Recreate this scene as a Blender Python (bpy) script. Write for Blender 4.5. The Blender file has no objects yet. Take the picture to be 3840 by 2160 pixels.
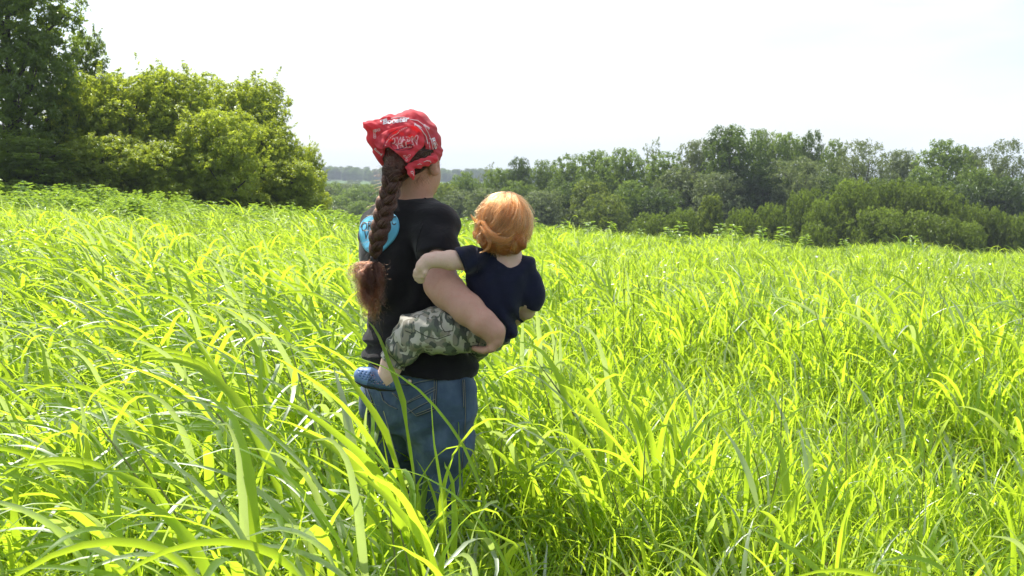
import bpy, bmesh, math, random
import numpy as np
from mathutils import Vector, Matrix, Euler
from mathutils.bvhtree import BVHTree

R = math.radians
scene = bpy.context.scene
COL = scene.collection

# ------------------------------------------------------------------ camera
CAM = np.array((0.0, 0.0, 1.45)); PITCH = R(6.5); FPX = 3600.0
cam_d = bpy.data.cameras.new('camera'); cam = bpy.data.objects.new('camera', cam_d); COL.objects.link(cam)
cam.location = CAM; cam.rotation_euler = (R(90) - PITCH, 0, 0)
cam_d.sensor_width = 36.0; cam_d.lens = 36.0 * FPX / 3840.0
cam_d.clip_start = 0.1; cam_d.clip_end = 9000
cam_d.dof.use_dof = True; cam_d.dof.focus_distance = 2.95; cam_d.dof.aperture_fstop = 11.0
scene.camera = cam

# ------------------------------------------------------------------ sun, sky, exposure
SUN_EL, SUN_AZ = R(56), R(-32)            # azimuth from +Y towards +X
S_DIR = Vector((math.sin(SUN_AZ) * math.cos(SUN_EL), math.cos(SUN_AZ) * math.cos(SUN_EL), math.sin(SUN_EL)))
sun_d = bpy.data.lights.new('sun', 'SUN'); sun_d.energy = 4.7; sun_d.angle = R(0.53); sun_d.color = (1.0, 0.955, 0.88)
sun = bpy.data.objects.new('sun', sun_d); COL.objects.link(sun)
sun.rotation_euler = (-S_DIR).to_track_quat('-Z', 'Y').to_euler(); sun.location = (-20, 30, 60)

world = bpy.data.worlds.new('World'); scene.world = world; world.use_nodes = True
wn, wl = world.node_tree.nodes, world.node_tree.links; wn.clear()
w_out = wn.new('ShaderNodeOutputWorld'); w_bg = wn.new('ShaderNodeBackground'); w_bg.inputs['Strength'].default_value = 0.13
sky = wn.new('ShaderNodeTexSky'); sky.sky_type = 'NISHITA'; sky.sun_disc = False
sky.sun_elevation = SUN_EL; sky.sun_rotation = SUN_AZ % (2 * math.pi); sky.air_density = 1.0; sky.dust_density = 2.0; sky.ozone_density = 1.0
# a thin veil of high cloud over the whole sky
tc = wn.new('ShaderNodeTexCoord'); mp = wn.new('ShaderNodeMapping'); mp.inputs['Scale'].default_value = (1.0, 1.0, 4.0)
nz = wn.new('ShaderNodeTexNoise'); nz.inputs['Scale'].default_value = 2.6; nz.inputs['Detail'].default_value = 7; nz.inputs['Roughness'].default_value = 0.55
cr = wn.new('ShaderNodeMapRange'); cr.inputs['From Min'].default_value = 0.38; cr.inputs['From Max'].default_value = 0.60
cr.inputs['To Min'].default_value = 0.10; cr.inputs['To Max'].default_value = 1.0
mx = wn.new('ShaderNodeMix'); mx.data_type = 'RGBA'; mx.inputs['B'].default_value = (4.9, 5.15, 5.4, 1)
wl.new(tc.outputs['Generated'], mp.inputs['Vector']); wl.new(mp.outputs['Vector'], nz.inputs['Vector'])
wl.new(nz.outputs['Fac'], cr.inputs['Value']); wl.new(cr.outputs['Result'], mx.inputs['Factor'])
wl.new(sky.outputs['Color'], mx.inputs['A']); wl.new(mx.outputs['Result'], w_bg.inputs['Color']); wl.new(w_bg.outputs['Background'], w_out.inputs['Surface'])

scene.view_settings.view_transform = 'Standard'; scene.view_settings.look = 'None'
scene.view_settings.gamma = 1.0; scene.view_settings.use_curve_mapping = False
scene.view_settings.exposure = 0.82
scene.render.engine = 'CYCLES'
cy = scene.cycles
cy.max_bounces = 10; cy.diffuse_bounces = 8; cy.glossy_bounces = 2; cy.transmission_bounces = 5; cy.volume_bounces = 0; cy.transparent_max_bounces = 6
cy.caustics_reflective = False; cy.caustics_refractive = False; cy.sample_clamp_indirect = 6.0
cy.use_denoising = True; cy.use_adaptive_sampling = True; cy.adaptive_threshold = 0.012

rng = np.random.default_rng(7)

# ------------------------------------------------------------------ helpers
def at(u, v, Y):
    """point at depth y = Y seen in the photograph's pixel (u, v) of 3840 x 2160"""
    a, b = (u - 1920.0) / FPX, (1080.0 - v) / FPX
    d = np.array((a, math.cos(PITCH) + b * math.sin(PITCH), -math.sin(PITCH) + b * math.cos(PITCH)))
    return CAM + d * (Y / d[1])

def tag(o, label=None, cat=None, group=None, kind=None):
    if label: o['label'] = label
    if cat: o['category'] = cat
    if group: o['group'] = group
    if kind: o['kind'] = kind
    return o

def link(o, parent=None):
    COL.objects.link(o)
    if parent is not None: o.parent = parent
    return o

def empty(name, loc):
    o = bpy.data.objects.new(name, None); o.location = loc; o.empty_display_size = 0.2
    return link(o)

def mesh(name, V, F, mats, smooth=True, fmat=None, attrs=None):
    me = bpy.data.meshes.new(name)
    V = np.asarray(V, dtype=np.float32)
    if isinstance(F, np.ndarray):
        n, k = F.shape
        me.vertices.add(len(V)); me.vertices.foreach_set('co', V.ravel())
        me.loops.add(n * k); me.loops.foreach_set('vertex_index', F.astype(np.int32).ravel())
        me.polygons.add(n); me.polygons.foreach_set('loop_start', np.arange(0, n * k, k, dtype=np.int32))
        me.update(calc_edges=True)
    else:
        me.from_pydata(V.tolist(), [], F)
    for m in (mats if isinstance(mats, (list, tuple)) else [mats]): me.materials.append(m)
    me.polygons.foreach_set('use_smooth', np.full(len(me.polygons), bool(smooth)))
    if fmat is not None: me.polygons.foreach_set('material_index', np.asarray(fmat, dtype=np.int32))
    for an, arr in (attrs or {}).items():
        a = me.attributes.new(an, 'FLOAT', 'POINT'); a.data.foreach_set('value', np.asarray(arr, dtype=np.float32))
    me.update()
    return me

def obj(name, me, parent=None, base=None):
    """link a mesh; base = world position of the parent's origin, taken off the vertices"""
    if base is not None:
        co = np.empty(len(me.vertices) * 3, dtype=np.float32); me.vertices.foreach_get('co', co)
        co = co.reshape(-1, 3) - np.asarray(base, dtype=np.float32); me.vertices.foreach_set('co', co.ravel()); me.update()
    return link(bpy.data.objects.new(name, me), parent)

def tube(P, r, n=6, cap=True):
    """vertices and quads of a tapered tube along P"""
    P = np.asarray(P, float); r = np.broadcast_to(np.asarray(r, float), (len(P),))
    T = np.gradient(P, axis=0); T /= np.linalg.norm(T, axis=1, keepdims=True) + 1e-9
    up = np.array((0.31, 0.17, 0.93)); A = np.cross(T, up); A /= np.linalg.norm(A, axis=1, keepdims=True) + 1e-9
    B = np.cross(T, A)
    ph = np.arange(n) * 2 * math.pi / n
    V = (P[:, None] + r[:, None, None] * (np.cos(ph)[None, :, None] * A[:, None] + np.sin(ph)[None, :, None] * B[:, None])).reshape(-1, 3)
    F = []
    for i in range(len(P) - 1):
        for j in range(n):
            F.append((i * n + j, i * n + (j + 1) % n, (i + 1) * n + (j + 1) % n, (i + 1) * n + j))
    if cap: F += [tuple(range(n))[::-1], tuple(range((len(P) - 1) * n, len(P) * n))]
    return V, F

def join(parts):
    V, F, o = [], [], 0
    for v, f in parts:
        V.append(np.asarray(v)); F += [tuple(i + o for i in q) for q in f]; o += len(v)
    return np.concatenate(V), F

class NT:
    """short-hand for building node trees"""
    def __init__(s, m): s.m = m; s.n = m.node_tree.nodes; s.l = m.node_tree.links
    def new(s, t, **kw):
        nd = s.n.new(t)
        for k, v in kw.items():
            if hasattr(nd, k) and not k.startswith('i_'): setattr(nd, k, v)
        return nd
    def set(s, nd, name, v):
        if hasattr(v, 'is_output') or isinstance(v, bpy.types.NodeSocket): s.l.new(v, nd.inputs[name])
        else: nd.inputs[name].default_value = v
    def noise(s, vec=None, scale=5, detail=4, rough=0.55, dist=0.0):
        nd = s.new('ShaderNodeTexNoise'); nd.inputs['Scale'].default_value = scale; nd.inputs['Detail'].default_value = detail
        nd.inputs['Roughness'].default_value = rough; nd.inputs['Distortion'].default_value = dist
        if vec is not None: s.l.new(vec, nd.inputs['Vector'])
        return nd.outputs['Fac']
    def coord(s, kind='Object'):
        return s.new('ShaderNodeTexCoord').outputs[kind]
    def mapping(s, vec, scale=(1, 1, 1), rot=(0, 0, 0), loc=(0, 0, 0)):
        nd = s.new('ShaderNodeMapping'); nd.inputs['Scale'].default_value = scale; nd.inputs['Rotation'].default_value = rot; nd.inputs['Location'].default_value = loc
        s.l.new(vec, nd.inputs['Vector']); return nd.outputs['Vector']
    def ramp(s, fac, stops, interp='LINEAR'):
        nd = s.new('ShaderNodeValToRGB'); e = nd.color_ramp.elements; nd.color_ramp.interpolation = interp
        while len(e) < len(stops): e.new(0.5)
        for k, (p, c) in enumerate(stops): e[k].position = p; e[k].color = (*c, 1) if len(c) == 3 else c
        s.l.new(fac, nd.inputs['Fac']); return nd.outputs['Color']
    def mix(s, fac, a, b, mode='MIX'):
        nd = s.new('ShaderNodeMix'); nd.data_type = 'RGBA'; nd.blend_type = mode
        for k, v in (('Factor', fac), ('A', a), ('B', b)):
            if isinstance(v, bpy.types.NodeSocket): s.l.new(v, nd.inputs[k])
            elif k == 'Factor': nd.inputs[k].default_value = v
            else: nd.inputs[k].default_value = (*v, 1) if len(v) == 3 else v
        return nd.outputs['Result']
    def math(s, op, a, b=0.0):
        nd = s.new('ShaderNodeMath'); nd.operation = op
        for i, v in enumerate((a, b)):
            if isinstance(v, bpy.types.NodeSocket): s.l.new(v, nd.inputs[i])
            else: nd.inputs[i].default_value = v
        return nd.outputs[0]
    def attr(s, name):
        nd = s.new('ShaderNodeAttribute'); nd.attribute_name = name; return nd.outputs['Fac']
    def bump(s, h, strength=0.3, dist=0.01):
        nd = s.new('ShaderNodeBump'); nd.inputs['Strength'].default_value = strength; nd.inputs['Distance'].default_value = dist
        s.l.new(h, nd.inputs['Height']); return nd.outputs['Normal']

def new_mat(name):
    m = bpy.data.materials.new(name); m.use_nodes = True; m.node_tree.nodes.clear(); t = NT(m)
    t.out = t.new('ShaderNodeOutputMaterial'); return m, t

def principled(t, **kw):
    p = t.new('ShaderNodeBsdfPrincipled')
    for k, v in kw.items():
        k = k.replace('_', ' ')
        if isinstance(v, bpy.types.NodeSocket): t.l.new(v, p.inputs[k])
        elif isinstance(v, tuple) and len(v) == 3 and k not in ('Subsurface Radius',): p.inputs[k].default_value = (*v, 1)
        else: p.inputs[k].default_value = v
    t.l.new(p.outputs[0], t.out.inputs['Surface']); return p

def plain(name, color, rough=0.7, bump=0.0, bscale=200, var=0.12, **kw):
    m, t = new_mat(name)
    n = t.noise(t.coord(), bscale, 3)
    c = t.mix(n, tuple(x * (1 - var) for x in color), tuple(min(1, x * (1 + var)) for x in color))
    p = principled(t, Base_Color=c, Roughness=rough, **kw)
    if bump: t.l.new(t.bump(n, bump, 0.002), p.inputs['Normal'])
    return m

def leaf_mat(name, dark, light, trans, gloss=0.06, rough=0.4, tfac=0.5, pale=None, rnd=0.25, fk=0.12):
    """thin leaf: diffuse + translucent + a waxy gloss; 'var' varies per leaf, object random per plant"""
    m, t = new_mat(name)
    v = t.attr('var'); oi = t.new('ShaderNodeObjectInfo').outputs['Random']
    v2 = t.math('ADD', t.math('MULTIPLY', v, 1 - rnd), t.math('MULTIPLY', oi, rnd))
    col = t.mix(v2, dark, light)
    tr = t.mix(v2, tuple(x * 0.72 for x in trans), trans)
    if pale:
        pf = t.attr('pale'); col = t.mix(pf, col, pale); tr = t.mix(t.math('MULTIPLY', pf, 0.6), tr, tuple(x * 0.7 for x in pale))
    d = t.new('ShaderNodeBsdfDiffuse'); t.l.new(col, d.inputs['Color'])
    tl = t.new('ShaderNodeBsdfTranslucent'); t.l.new(tr, tl.inputs['Color'])
    g = t.new('ShaderNodeBsdfGlossy'); g.inputs['Roughness'].default_value = rough; g.inputs['Color'].default_value = (0.9, 0.95, 0.9, 1)
    m1 = t.new('ShaderNodeMixShader'); m1.inputs[0].default_value = tfac
    t.l.new(d.outputs[0], m1.inputs[1]); t.l.new(tl.outputs[0], m1.inputs[2])
    m2 = t.new('ShaderNodeMixShader')
    if pale: gloss = t.math('ADD', gloss, t.math('MULTIPLY', pf, 0.16))
    fr = t.new('ShaderNodeFresnel'); fr.inputs['IOR'].default_value = 1.4
    t.l.new(t.math('ADD', t.math('MULTIPLY', fr.outputs[0], fk), gloss), m2.inputs[0])
    t.l.new(m1.outputs[0], m2.inputs[1]); t.l.new(g.outputs[0], m2.inputs[2]); t.l.new(m2.outputs[0], t.out.inputs['Surface'])
    return m

def sstep(a, b, x):
    t = np.clip((np.asarray(x, float) - a) / (b - a), 0, 1); return t * t * (3 - 2 * t)

def scatter(name, pts, rot, scl, idx, sources, mats, label, cat):
    """ONE stuff object: instances of the source meshes on points"""
    hidden = bpy.data.collections.new(name + ' sources')      # not linked to the scene
    for k, me in enumerate(sources):
        hidden.objects.link(bpy.data.objects.new('%s_%02d' % (name, k), me))
    me = bpy.data.meshes.new(name); me.vertices.add(len(pts)); me.vertices.foreach_set('co', np.asarray(pts, dtype=np.float32).ravel())
    for an, typ, arr in (('rot', 'FLOAT_VECTOR', rot), ('scl', 'FLOAT_VECTOR', scl)):
        a = me.attributes.new(an, typ, 'POINT'); a.data.foreach_set('vector', np.asarray(arr, dtype=np.float32).ravel())
    a = me.attributes.new('idx', 'INT', 'POINT'); a.data.foreach_set('value', np.asarray(idx, dtype=np.int32))
    for m in mats: me.materials.append(m)
    o = link(bpy.data.objects.new(name, me)); tag(o, label, cat, None, 'stuff')
    ng = bpy.data.node_groups.new(name, 'GeometryNodeTree')
    ng.interface.new_socket('Geometry', in_out='INPUT', socket_type='NodeSocketGeometry')
    ng.interface.new_socket('Geometry', in_out='OUTPUT', socket_type='NodeSocketGeometry')
    gi, go = ng.nodes.new('NodeGroupInput'), ng.nodes.new('NodeGroupOutput')
    ip = ng.nodes.new('GeometryNodeInstanceOnPoints'); ci = ng.nodes.new('GeometryNodeCollectionInfo')
    ci.inputs['Collection'].default_value = hidden; ci.inputs['Separate Children'].default_value = True; ci.inputs['Reset Children'].default_value = True
    L = ng.links.new
    L(gi.outputs[0], ip.inputs['Points']); L(ci.outputs[0], ip.inputs['Instance']); ip.inputs['Pick Instance'].default_value = True
    for an, typ, sock in (('rot', 'FLOAT_VECTOR', 'Rotation'), ('scl', 'FLOAT_VECTOR', 'Scale'), ('idx', 'INT', 'Instance Index')):
        na = ng.nodes.new('GeometryNodeInputNamedAttribute'); na.data_type = typ; na.inputs['Name'].default_value = an
        L(na.outputs['Attribute'], ip.inputs[sock])
    L(ip.outputs[0], go.inputs[0])
    md = o.modifiers.new('scatter', 'NODES'); md.node_group = ng
    return o
# ------------------------------------------------------------------ ground
def H(x, y):
    x = np.asarray(x, float); y = np.asarray(y, float)
    near = -0.048 * np.clip(x, -25, 25) * sstep(0, 12, y) - (0.2 - 0.09 * sstep(-4, 2, x)) * (np.clip(y, 0, 40) / 20) ** 2
    c = 21 + 21 * sstep(2, -10, x)
    t = np.maximum(y - c, 0)
    drop = -14.0 * (1 - np.exp(-(t ** 1.15) / 160.0))
    far = 11.5 * sstep(430, 770, y) + 4.0 * sstep(950, 1700, y) + 8.0 * sstep(1900, 2700, y)
    lump = 0.04 * np.sin(x * 1.7 + 0.6 * y) * np.cos(y * 1.3) + 0.03 * np.sin(x * 3.1 - y * 2.2)
    far = far + 4.5 * np.exp(-((x + 190) / 110.0) ** 2) * sstep(740, 800, y) * sstep(1200, 1000, y)
    roll = sstep(120, 400, y) * (0.9 * np.sin(x / 90.0 + 1.1) + 0.7 * np.sin(y / 140.0 + x / 210.0))
    return near + drop + far + lump * sstep(40, 10, y) + roll

def axis(lo, hi, n, p=3.0):
    s = np.linspace(-1, 1, n); a = np.sign(s) * np.abs(s) ** p
    return np.where(a < 0, -a * lo, a * hi)

gx = axis(-1700, 1700, 181); gy = np.concatenate([np.linspace(-14, -1, 14), np.linspace(0, 60, 121), 60 + 2900 * (np.linspace(0.01, 1, 120) ** 2.2)])
GX, GY = np.meshgrid(gx, gy, indexing='ij'); GZ = H(GX, GY)
nx, ny = GX.shape; ii = (np.arange(nx - 1)[:, None] * ny + np.arange(ny - 1)[None]).ravel()
gF = np.stack([ii, ii + ny, ii + ny + 1, ii + 1], 1)
m_ground, t = new_mat('ground soil and turf')
pos = t.new('ShaderNodeNewGeometry').outputs['Position']
n1 = t.noise(pos, 3.0, 6); n2 = t.noise(pos, 0.02, 4)
near_c = t.ramp(n1, [(0.3, (0.012, 0.022, 0.006)), (0.55, (0.03, 0.055, 0.012)), (0.75, (0.055, 0.05, 0.02))])
far_c = t.ramp(n2, [(0.35, (0.03, 0.055, 0.018)), (0.6, (0.06, 0.11, 0.03))])
sp = t.new('ShaderNodeSeparateXYZ'); t.l.new(pos, sp.inputs[0])
mr = t.new('ShaderNodeMapRange'); mr.inputs['From Min'].default_value = 40; mr.inputs['From Max'].default_value = 130; t.l.new(sp.outputs['Y'], mr.inputs['Value'])
principled(t, Base_Color=t.mix(mr.outputs[0], near_c, far_c), Roughness=0.95)
ground = obj('ground', mesh('ground', np.stack([GX, GY, GZ], -1).reshape(-1, 3), gF, m_ground)); tag(ground, 'rolling hilltop ground under the tall grass falling into a valley', 'ground', None, 'structure')

# the pale green field on the far hillside
fx = np.linspace(-330, 60, 60); fy = np.linspace(560, 775, 40); FX, FY = np.meshgrid(fx, fy, indexing='ij')
FZ = H(FX, FY) + 0.5
m_field, t = new_mat('far hay field')
n = t.noise(t.mapping(t.new('ShaderNodeNewGeometry').outputs['Position'], (0.006, 0.03, 0.03)), 1.0, 4)
principled(t, Base_Color=t.ramp(n, [(0.35, (0.035, 0.085, 0.008)), (0.65, (0.055, 0.12, 0.012))]), Roughness=0.95)
i2 = (np.arange(59)[:, None] * 40 + np.arange(39)[None]).ravel()
tag(obj('hay_field', mesh('hay_field', np.stack([FX, FY, FZ], -1).reshape(-1, 3), np.stack([i2, i2 + 40, i2 + 41, i2 + 1], 1), m_field)),
    'pale green field on the far hillside beyond the valley woods', 'field', None, 'structure')

# ------------------------------------------------------------------ trees
def unit(n, g):
    v = g.normal(size=(n, 3)); return v / np.linalg.norm(v, axis=1, keepdims=True)

def leaves_mesh(name, P, N, size, g, m, spread=0.55, droop=0.0, var=None):
    """two-triangle folded leaves at P, turned roughly along N"""
    n = len(P)
    nn = N * (1 - spread) + unit(n, g) * spread; nn /= np.linalg.norm(nn, axis=1, keepdims=True)
    a = np.cross(nn, unit(n, g)); a /= np.linalg.norm(a, axis=1, keepdims=True) + 1e-9
    a[:, 2] -= droop; a /= np.linalg.norm(a, axis=1, keepdims=True)
    b = np.cross(nn, a); b /= np.linalg.norm(b, axis=1, keepdims=True) + 1e-9
    s = (size * g.uniform(0.6, 1.3, n))[:, None]; w = s * g.uniform(0.55, 0.8, n)[:, None]
    fold = nn * s * 0.18
    V = np.stack([P - a * s, P + b * w * 0.5 + fold, P + a * s, P - b * w * 0.5 + fold], 1).reshape(-1, 3)
    i = np.arange(n)[:, None] * 4
    F = np.concatenate([i + [[0, 1, 2]], i + [[0, 2, 3]]])
    var = g.uniform(0, 1, n) if var is None else np.clip(var + g.normal(0, 0.16, n), 0, 1)
    return mesh(name, V, F, m, smooth=False, attrs={'var': np.repeat(var, 4)})

def make_tree(kind, h, w, g, n_leaf, leaf, m_leaf, m_bark, base=0.12, n_blob=34, blob=(0.13, 0.24), droop=0.0, env=1.0, spread=0.42, limbs=True, sprigs=0):
    """returns (crown mesh, trunk mesh) of a tree h high and w wide, foot at the origin"""
    blobs = []
    for k in range(n_blob):
        f = (k + 0.5) / n_blob; z = base + (1 - base) * f
        q = (z - base) / (1 - base)
        prof = (min(1.0, 0.55 + 1.6 * q) if kind not in ('shrub', 'elder', 'tall') else min(1.0, 0.85 + 0.5 * q)) * math.sqrt(max(0.0, 1 - max(0.0, (q - 0.42) / 0.62) ** 2))
        prof *= env
        th = k * 2.399 + g.uniform(-0.4, 0.4); rr = prof * (0.5 * w) * g.uniform(0.30, 0.80)
        rb = w * g.uniform(*blob)
        rr = min(rr, max(0, 0.5 * w * prof - rb * 0.55))
        blobs.append((np.array((math.cos(th) * rr, math.sin(th) * rr, min(z * h, h - rb * 0.55))), rb, g.uniform(0.25, 0.9)))
    for k in range(4): blobs.append((np.array((g.uniform(-.07, .07) * w, g.uniform(-.07, .07) * w, (base + .18 + .15 * k) * h)), w * 0.22, 0.3))
    A = np.array([b[1] ** 2 for b in blobs]); A /= A.sum()
    P, N, Vr = [], [], []
    for (c, rb, vb), a in zip(blobs, A):
        k = max(8, int(n_leaf * a)); d = unit(k, g)
        # clumps: pull the directions towards a few twig tips so that the surface breaks up
        tips = unit(max(9, int(16 + 20 * rb / w)), g); j = np.argmax(d @ tips.T, axis=1)
        pull = g.uniform(0.2, 0.75, k)[:, None]; d2 = d * (1 - pull) + tips[j] * pull; d2 /= np.linalg.norm(d2, axis=1, keepdims=True)
        rad = rb * (1.0 + g.normal(0, 0.07, k) + 0.16 * (np.einsum('ij,ij->i', d, tips[j]) ** 6) - np.abs(g.normal(0, 0.16, k)))
        sc = np.array((1, 1, 0.82)); p = c + d2 * rad[:, None] * sc
        p[:, 2] -= droop * rb * np.abs(g.normal(0, 1, k)) * (d2[:, 2] < 0.3)
        P.append(p); N.append(d2); Vr.append(np.full(k, vb))
    if sprigs:
        for _ in range(sprigs):
            c, rb, vb = blobs[g.integers(len(blobs))]; d = unit(1, g)[0]; d[2] = abs(d[2]) + 0.3; d /= np.linalg.norm(d)
            k = 26; s = g.uniform(0.85, 1.95, k)[:, None]; P.append(c + d * rb * s + g.normal(0, rb * 0.10, (k, 3)) * (2.1 - s)); N.append(np.tile(d, (k, 1))); Vr.append(np.full(k, vb))
    P = np.concatenate(P); N = np.concatenate(N); Vr = np.concatenate(Vr)
    keep = P[:, 2] > 0.02 * h; P, N, Vr = P[keep], N[keep], Vr[keep]
    N = N + np.array((0, 0, 0.45)); N /= np.linalg.norm(N, axis=1, keepdims=True)
    cm = leaves_mesh(kind + '_crown', P, N, leaf, g, m_leaf, spread, droop * 0.6, Vr)
    parts = []; r0 = 0.016 * h + 0.02 * w * 0.5
    tz = np.linspace(0, 0.82 * h, 9); tx = np.cumsum(g.normal(0, 0.012 * w, 9)); ty = np.cumsum(g.normal(0, 0.012 * w, 9))
    parts.append(tube(np.stack([tx, ty, tz], 1), r0 * (1 - 0.85 * tz / (0.82 * h)), 7))
    if limbs:
        for c, rb, _ in blobs[::2]:
            z0 = max(0.08 * h, c[2] - g.uniform(0.12, 0.3) * h); i = min(8, int(z0 / (0.82 * h) * 8)); s = np.array((tx[i], ty[i], z0))
            q = np.linspace(0, 1, 6)[:, None]; mid = (s + c) / 2 + np.array((0, 0, -0.04 * h))
            C = (1 - q) ** 2 * s + 2 * q * (1 - q) * mid + q * q * c
            parts.append(tube(C, np.linspace(r0 * 0.42, r0 * 0.10, 6), 5))
    V, F = join(parts); return cm, mesh(kind + '_trunk', V, F, m_bark)

m_bark, t = new_mat('bark'); nb = t.noise(t.mapping(t.coord(), (6, 6, 1.2)), 3.0, 6)
p = principled(t, Base_Color=t.ramp(nb, [(0.3, (0.035, 0.028, 0.02)), (0.7, (0.12, 0.10, 0.08))]), Roughness=0.95); t.l.new(t.bump(nb, 0.8, 0.03), p.inputs['Normal'])

ML = {
 'olive':  leaf_mat('leaves olive',  (0.075, 0.105, 0.016), (0.165, 0.200, 0.036), (0.26, 0.37, 0.04), 0.0, fk=0.03),
 'elder':  leaf_mat('leaves box elder', (0.105, 0.150, 0.020), (0.240, 0.300, 0.046), (0.70, 0.82, 0.06), 0.01, fk=0.06),
 'dark':   leaf_mat('leaves dark oak', (0.036, 0.066, 0.020), (0.090, 0.140, 0.040), (0.15, 0.23, 0.030), 0.0, fk=0.03),
 'darkn':  leaf_mat('leaves dark near', (0.050, 0.088, 0.016), (0.130, 0.185, 0.034), (0.38, 0.52, 0.045), 0.01, fk=0.06),
 'mid':    leaf_mat('leaves mid green', (0.060, 0.105, 0.026), (0.145, 0.205, 0.055), (0.28, 0.40, 0.05), 0.0, fk=0.03),
 'grey':   leaf_mat('leaves grey green', (0.080, 0.108, 0.050), (0.170, 0.210, 0.098), (0.26, 0.33, 0.09), 0.0, fk=0.04),
 'lime':   leaf_mat('leaves light green', (0.070, 0.110, 0.020), (0.150, 0.205, 0.040), (0.30, 0.38, 0.040), 0.0, fk=0.03),
}
def G(s): return np.random.default_rng(s)
PROTO = {}   # kind -> list of (crown, trunk, height, width)
def proto(key, *specs): PROTO[key] = [(*make_tree(*s[0], **s[1]), s[0][1], s[0][2]) for s in specs]

def spec(kind, h, w, seed, n, leaf, mat, **kw): return ((kind, h, w, G(seed), n, leaf, ML[mat], m_bark), kw)
proto('oak', spec('oak', 14, 8, 1, 20000, 0.20, 'dark', n_blob=36), spec('oak', 14, 8, 2, 20000, 0.20, 'dark', n_blob=30, blob=(.12, .26)))
proto('maple', spec('maple', 14, 8, 3, 20000, 0.19, 'mid', n_blob=36), spec('maple', 14, 8, 4, 20000, 0.19, 'mid', n_blob=44, blob=(.10, .2)), spec('maple', 14, 8, 14, 20000, 0.19, 'mid', n_blob=28, blob=(.14, .24)))
proto('willow', spec('willow', 13, 9, 5, 26000, 0.14, 'grey', n_blob=30, droop=0.55, spread=0.6), spec('willow', 13, 9, 6, 26000, 0.14, 'grey', n_blob=38, droop=0.4, spread=0.6, blob=(.10, .2)))
proto('poplar', spec('poplar', 14, 7, 7, 20000, 0.17, 'grey', n_blob=46, blob=(.10, .19)), spec('poplar', 14, 7, 8, 20000, 0.17, 'grey', n_blob=36))
proto('ash', spec('ash', 12, 7, 9, 20000, 0.18, 'lime', n_blob=36), spec('ash', 12, 7, 10, 20000, 0.18, 'lime', n_blob=44, blob=(.1, .19)))
proto('sparse', spec('sparse', 13, 6, 11, 4200, 0.15, 'grey', n_blob=24, blob=(.09, .15), sprigs=20))
proto('shrub', spec('shrub', 6, 7, 12, 22000, 0.14, 'olive', base=0.04, n_blob=40, blob=(.10, .17)), spec('shrub', 6, 7, 13, 22000, 0.14, 'olive', base=0.04, n_blob=50, blob=(.08, .16)))
proto('elder', spec('elder', 6.5, 6, 21, 40000, 0.105, 'elder', base=0.03, n_blob=64, blob=(.075, .15), sprigs=90),
               spec('elder', 6.5, 6, 22, 40000, 0.105, 'elder', base=0.03, n_blob=52, blob=(.09, .16), sprigs=90),
               spec('elder', 6.5, 6, 23, 40000, 0.105, 'elder', base=0.03, n_blob=72, blob=(.07, .14), sprigs=110))
proto('tall', spec('tall', 14, 8, 24, 60000, 0.125, 'darkn', base=0.02, n_blob=80, blob=(.075, .15), sprigs=60),
              spec('tall', 10, 5, 25, 24000, 0.11, 'darkn', base=0.05, n_blob=46, blob=(.08, .15), sprigs=50))

def plant_tree(key, var, u, vtop, wpx, Y, label, group, cat='tree', name=None, rz=None, sink=0.15):
    x, _, ztop = at(u, vtop, Y); z = float(H(x, Y)) - sink
    cm, tm, h, w = PROTO[key][var % len(PROTO[key])]
    s = (wpx / FPX * Y) / w; sz = (ztop - z) / h
    o = empty(name or (key + '_tree'), (x, Y, z)); o.scale = (s, s, sz)
    o.rotation_euler = (0, 0, random.uniform(0, 6.28) if rz is None else rz)
    tag(o, label, cat, group)
    link(bpy.data.objects.new('crown', cm), o); link(bpy.data.objects.new('trunk', tm), o)
    return o
random.seed(5)

WL = 'trees at the left edge of the field'
LEFT = [
 ('tall', 0, 20, -300, 560, 33, 'tall dark tree at the left edge of the picture, rising out of the frame', 'dark_tree', 'tree'),
 ('tall', 1, 325, 140, 270, 37, 'slim mid green tree with airy top standing right of the tall dark tree', 'slim_tree', 'tree'),
 ('elder', 0, 275, 330, 290, 34.5, 'sunlit olive bush leaning on the tall dark tree, leftmost of the box elders', 'box_elder', 'bush'),
 ('elder', 1, 470, 300, 420, 36, 'broad yellow green box elder beside the leftmost bush with a round top', 'box_elder', 'bush'),
 ('elder', 2, 660, 284, 400, 36.5, 'highest yellow green box elder with pointed shoots in the middle of the left thicket', 'box_elder', 'bush'),
 ('elder', 0, 910, 322, 400, 39, 'darker round box elder behind, right shoulder of the left thicket', 'box_elder', 'bush'),
 ('elder', 1, 820, 430, 330, 34.5, 'low olive box elder in front of the darker round one', 'box_elder', 'bush'),
 ('elder', 2, 1010, 480, 240, 37, 'olive bush on the slope of the left thicket below the darker round one', 'box_elder', 'bush'),
 ('elder', 1, 1140, 560, 170, 38.5, 'small bush with a twig poking right at the end of the left thicket', 'box_elder', 'bush'),
 ('elder', 2, 1100, 610, 230, 36, 'lowest yellowish bush at the right foot of the left thicket', 'box_elder', 'bush'),
 ('elder', 2, 380, 520, 330, 33, 'low dark footed bush in front of the broad box elder', 'box_elder', 'bush'),
 ('elder', 0, 600, 540, 300, 33.5, 'low bush in front of the highest box elder', 'box_elder', 'bush'),
 ('tall', 1, 120, 520, 420, 31, 'dark low growth under the tall dark tree', 'dark_bush', 'bush'),
]
for k, v, u, vt, wp, Y, lab, nm, ct in LEFT: plant_tree(k, v, u, vt, wp * (1.25 if k == 'elder' else 1.1), Y, lab, WL, ct, nm)

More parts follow.
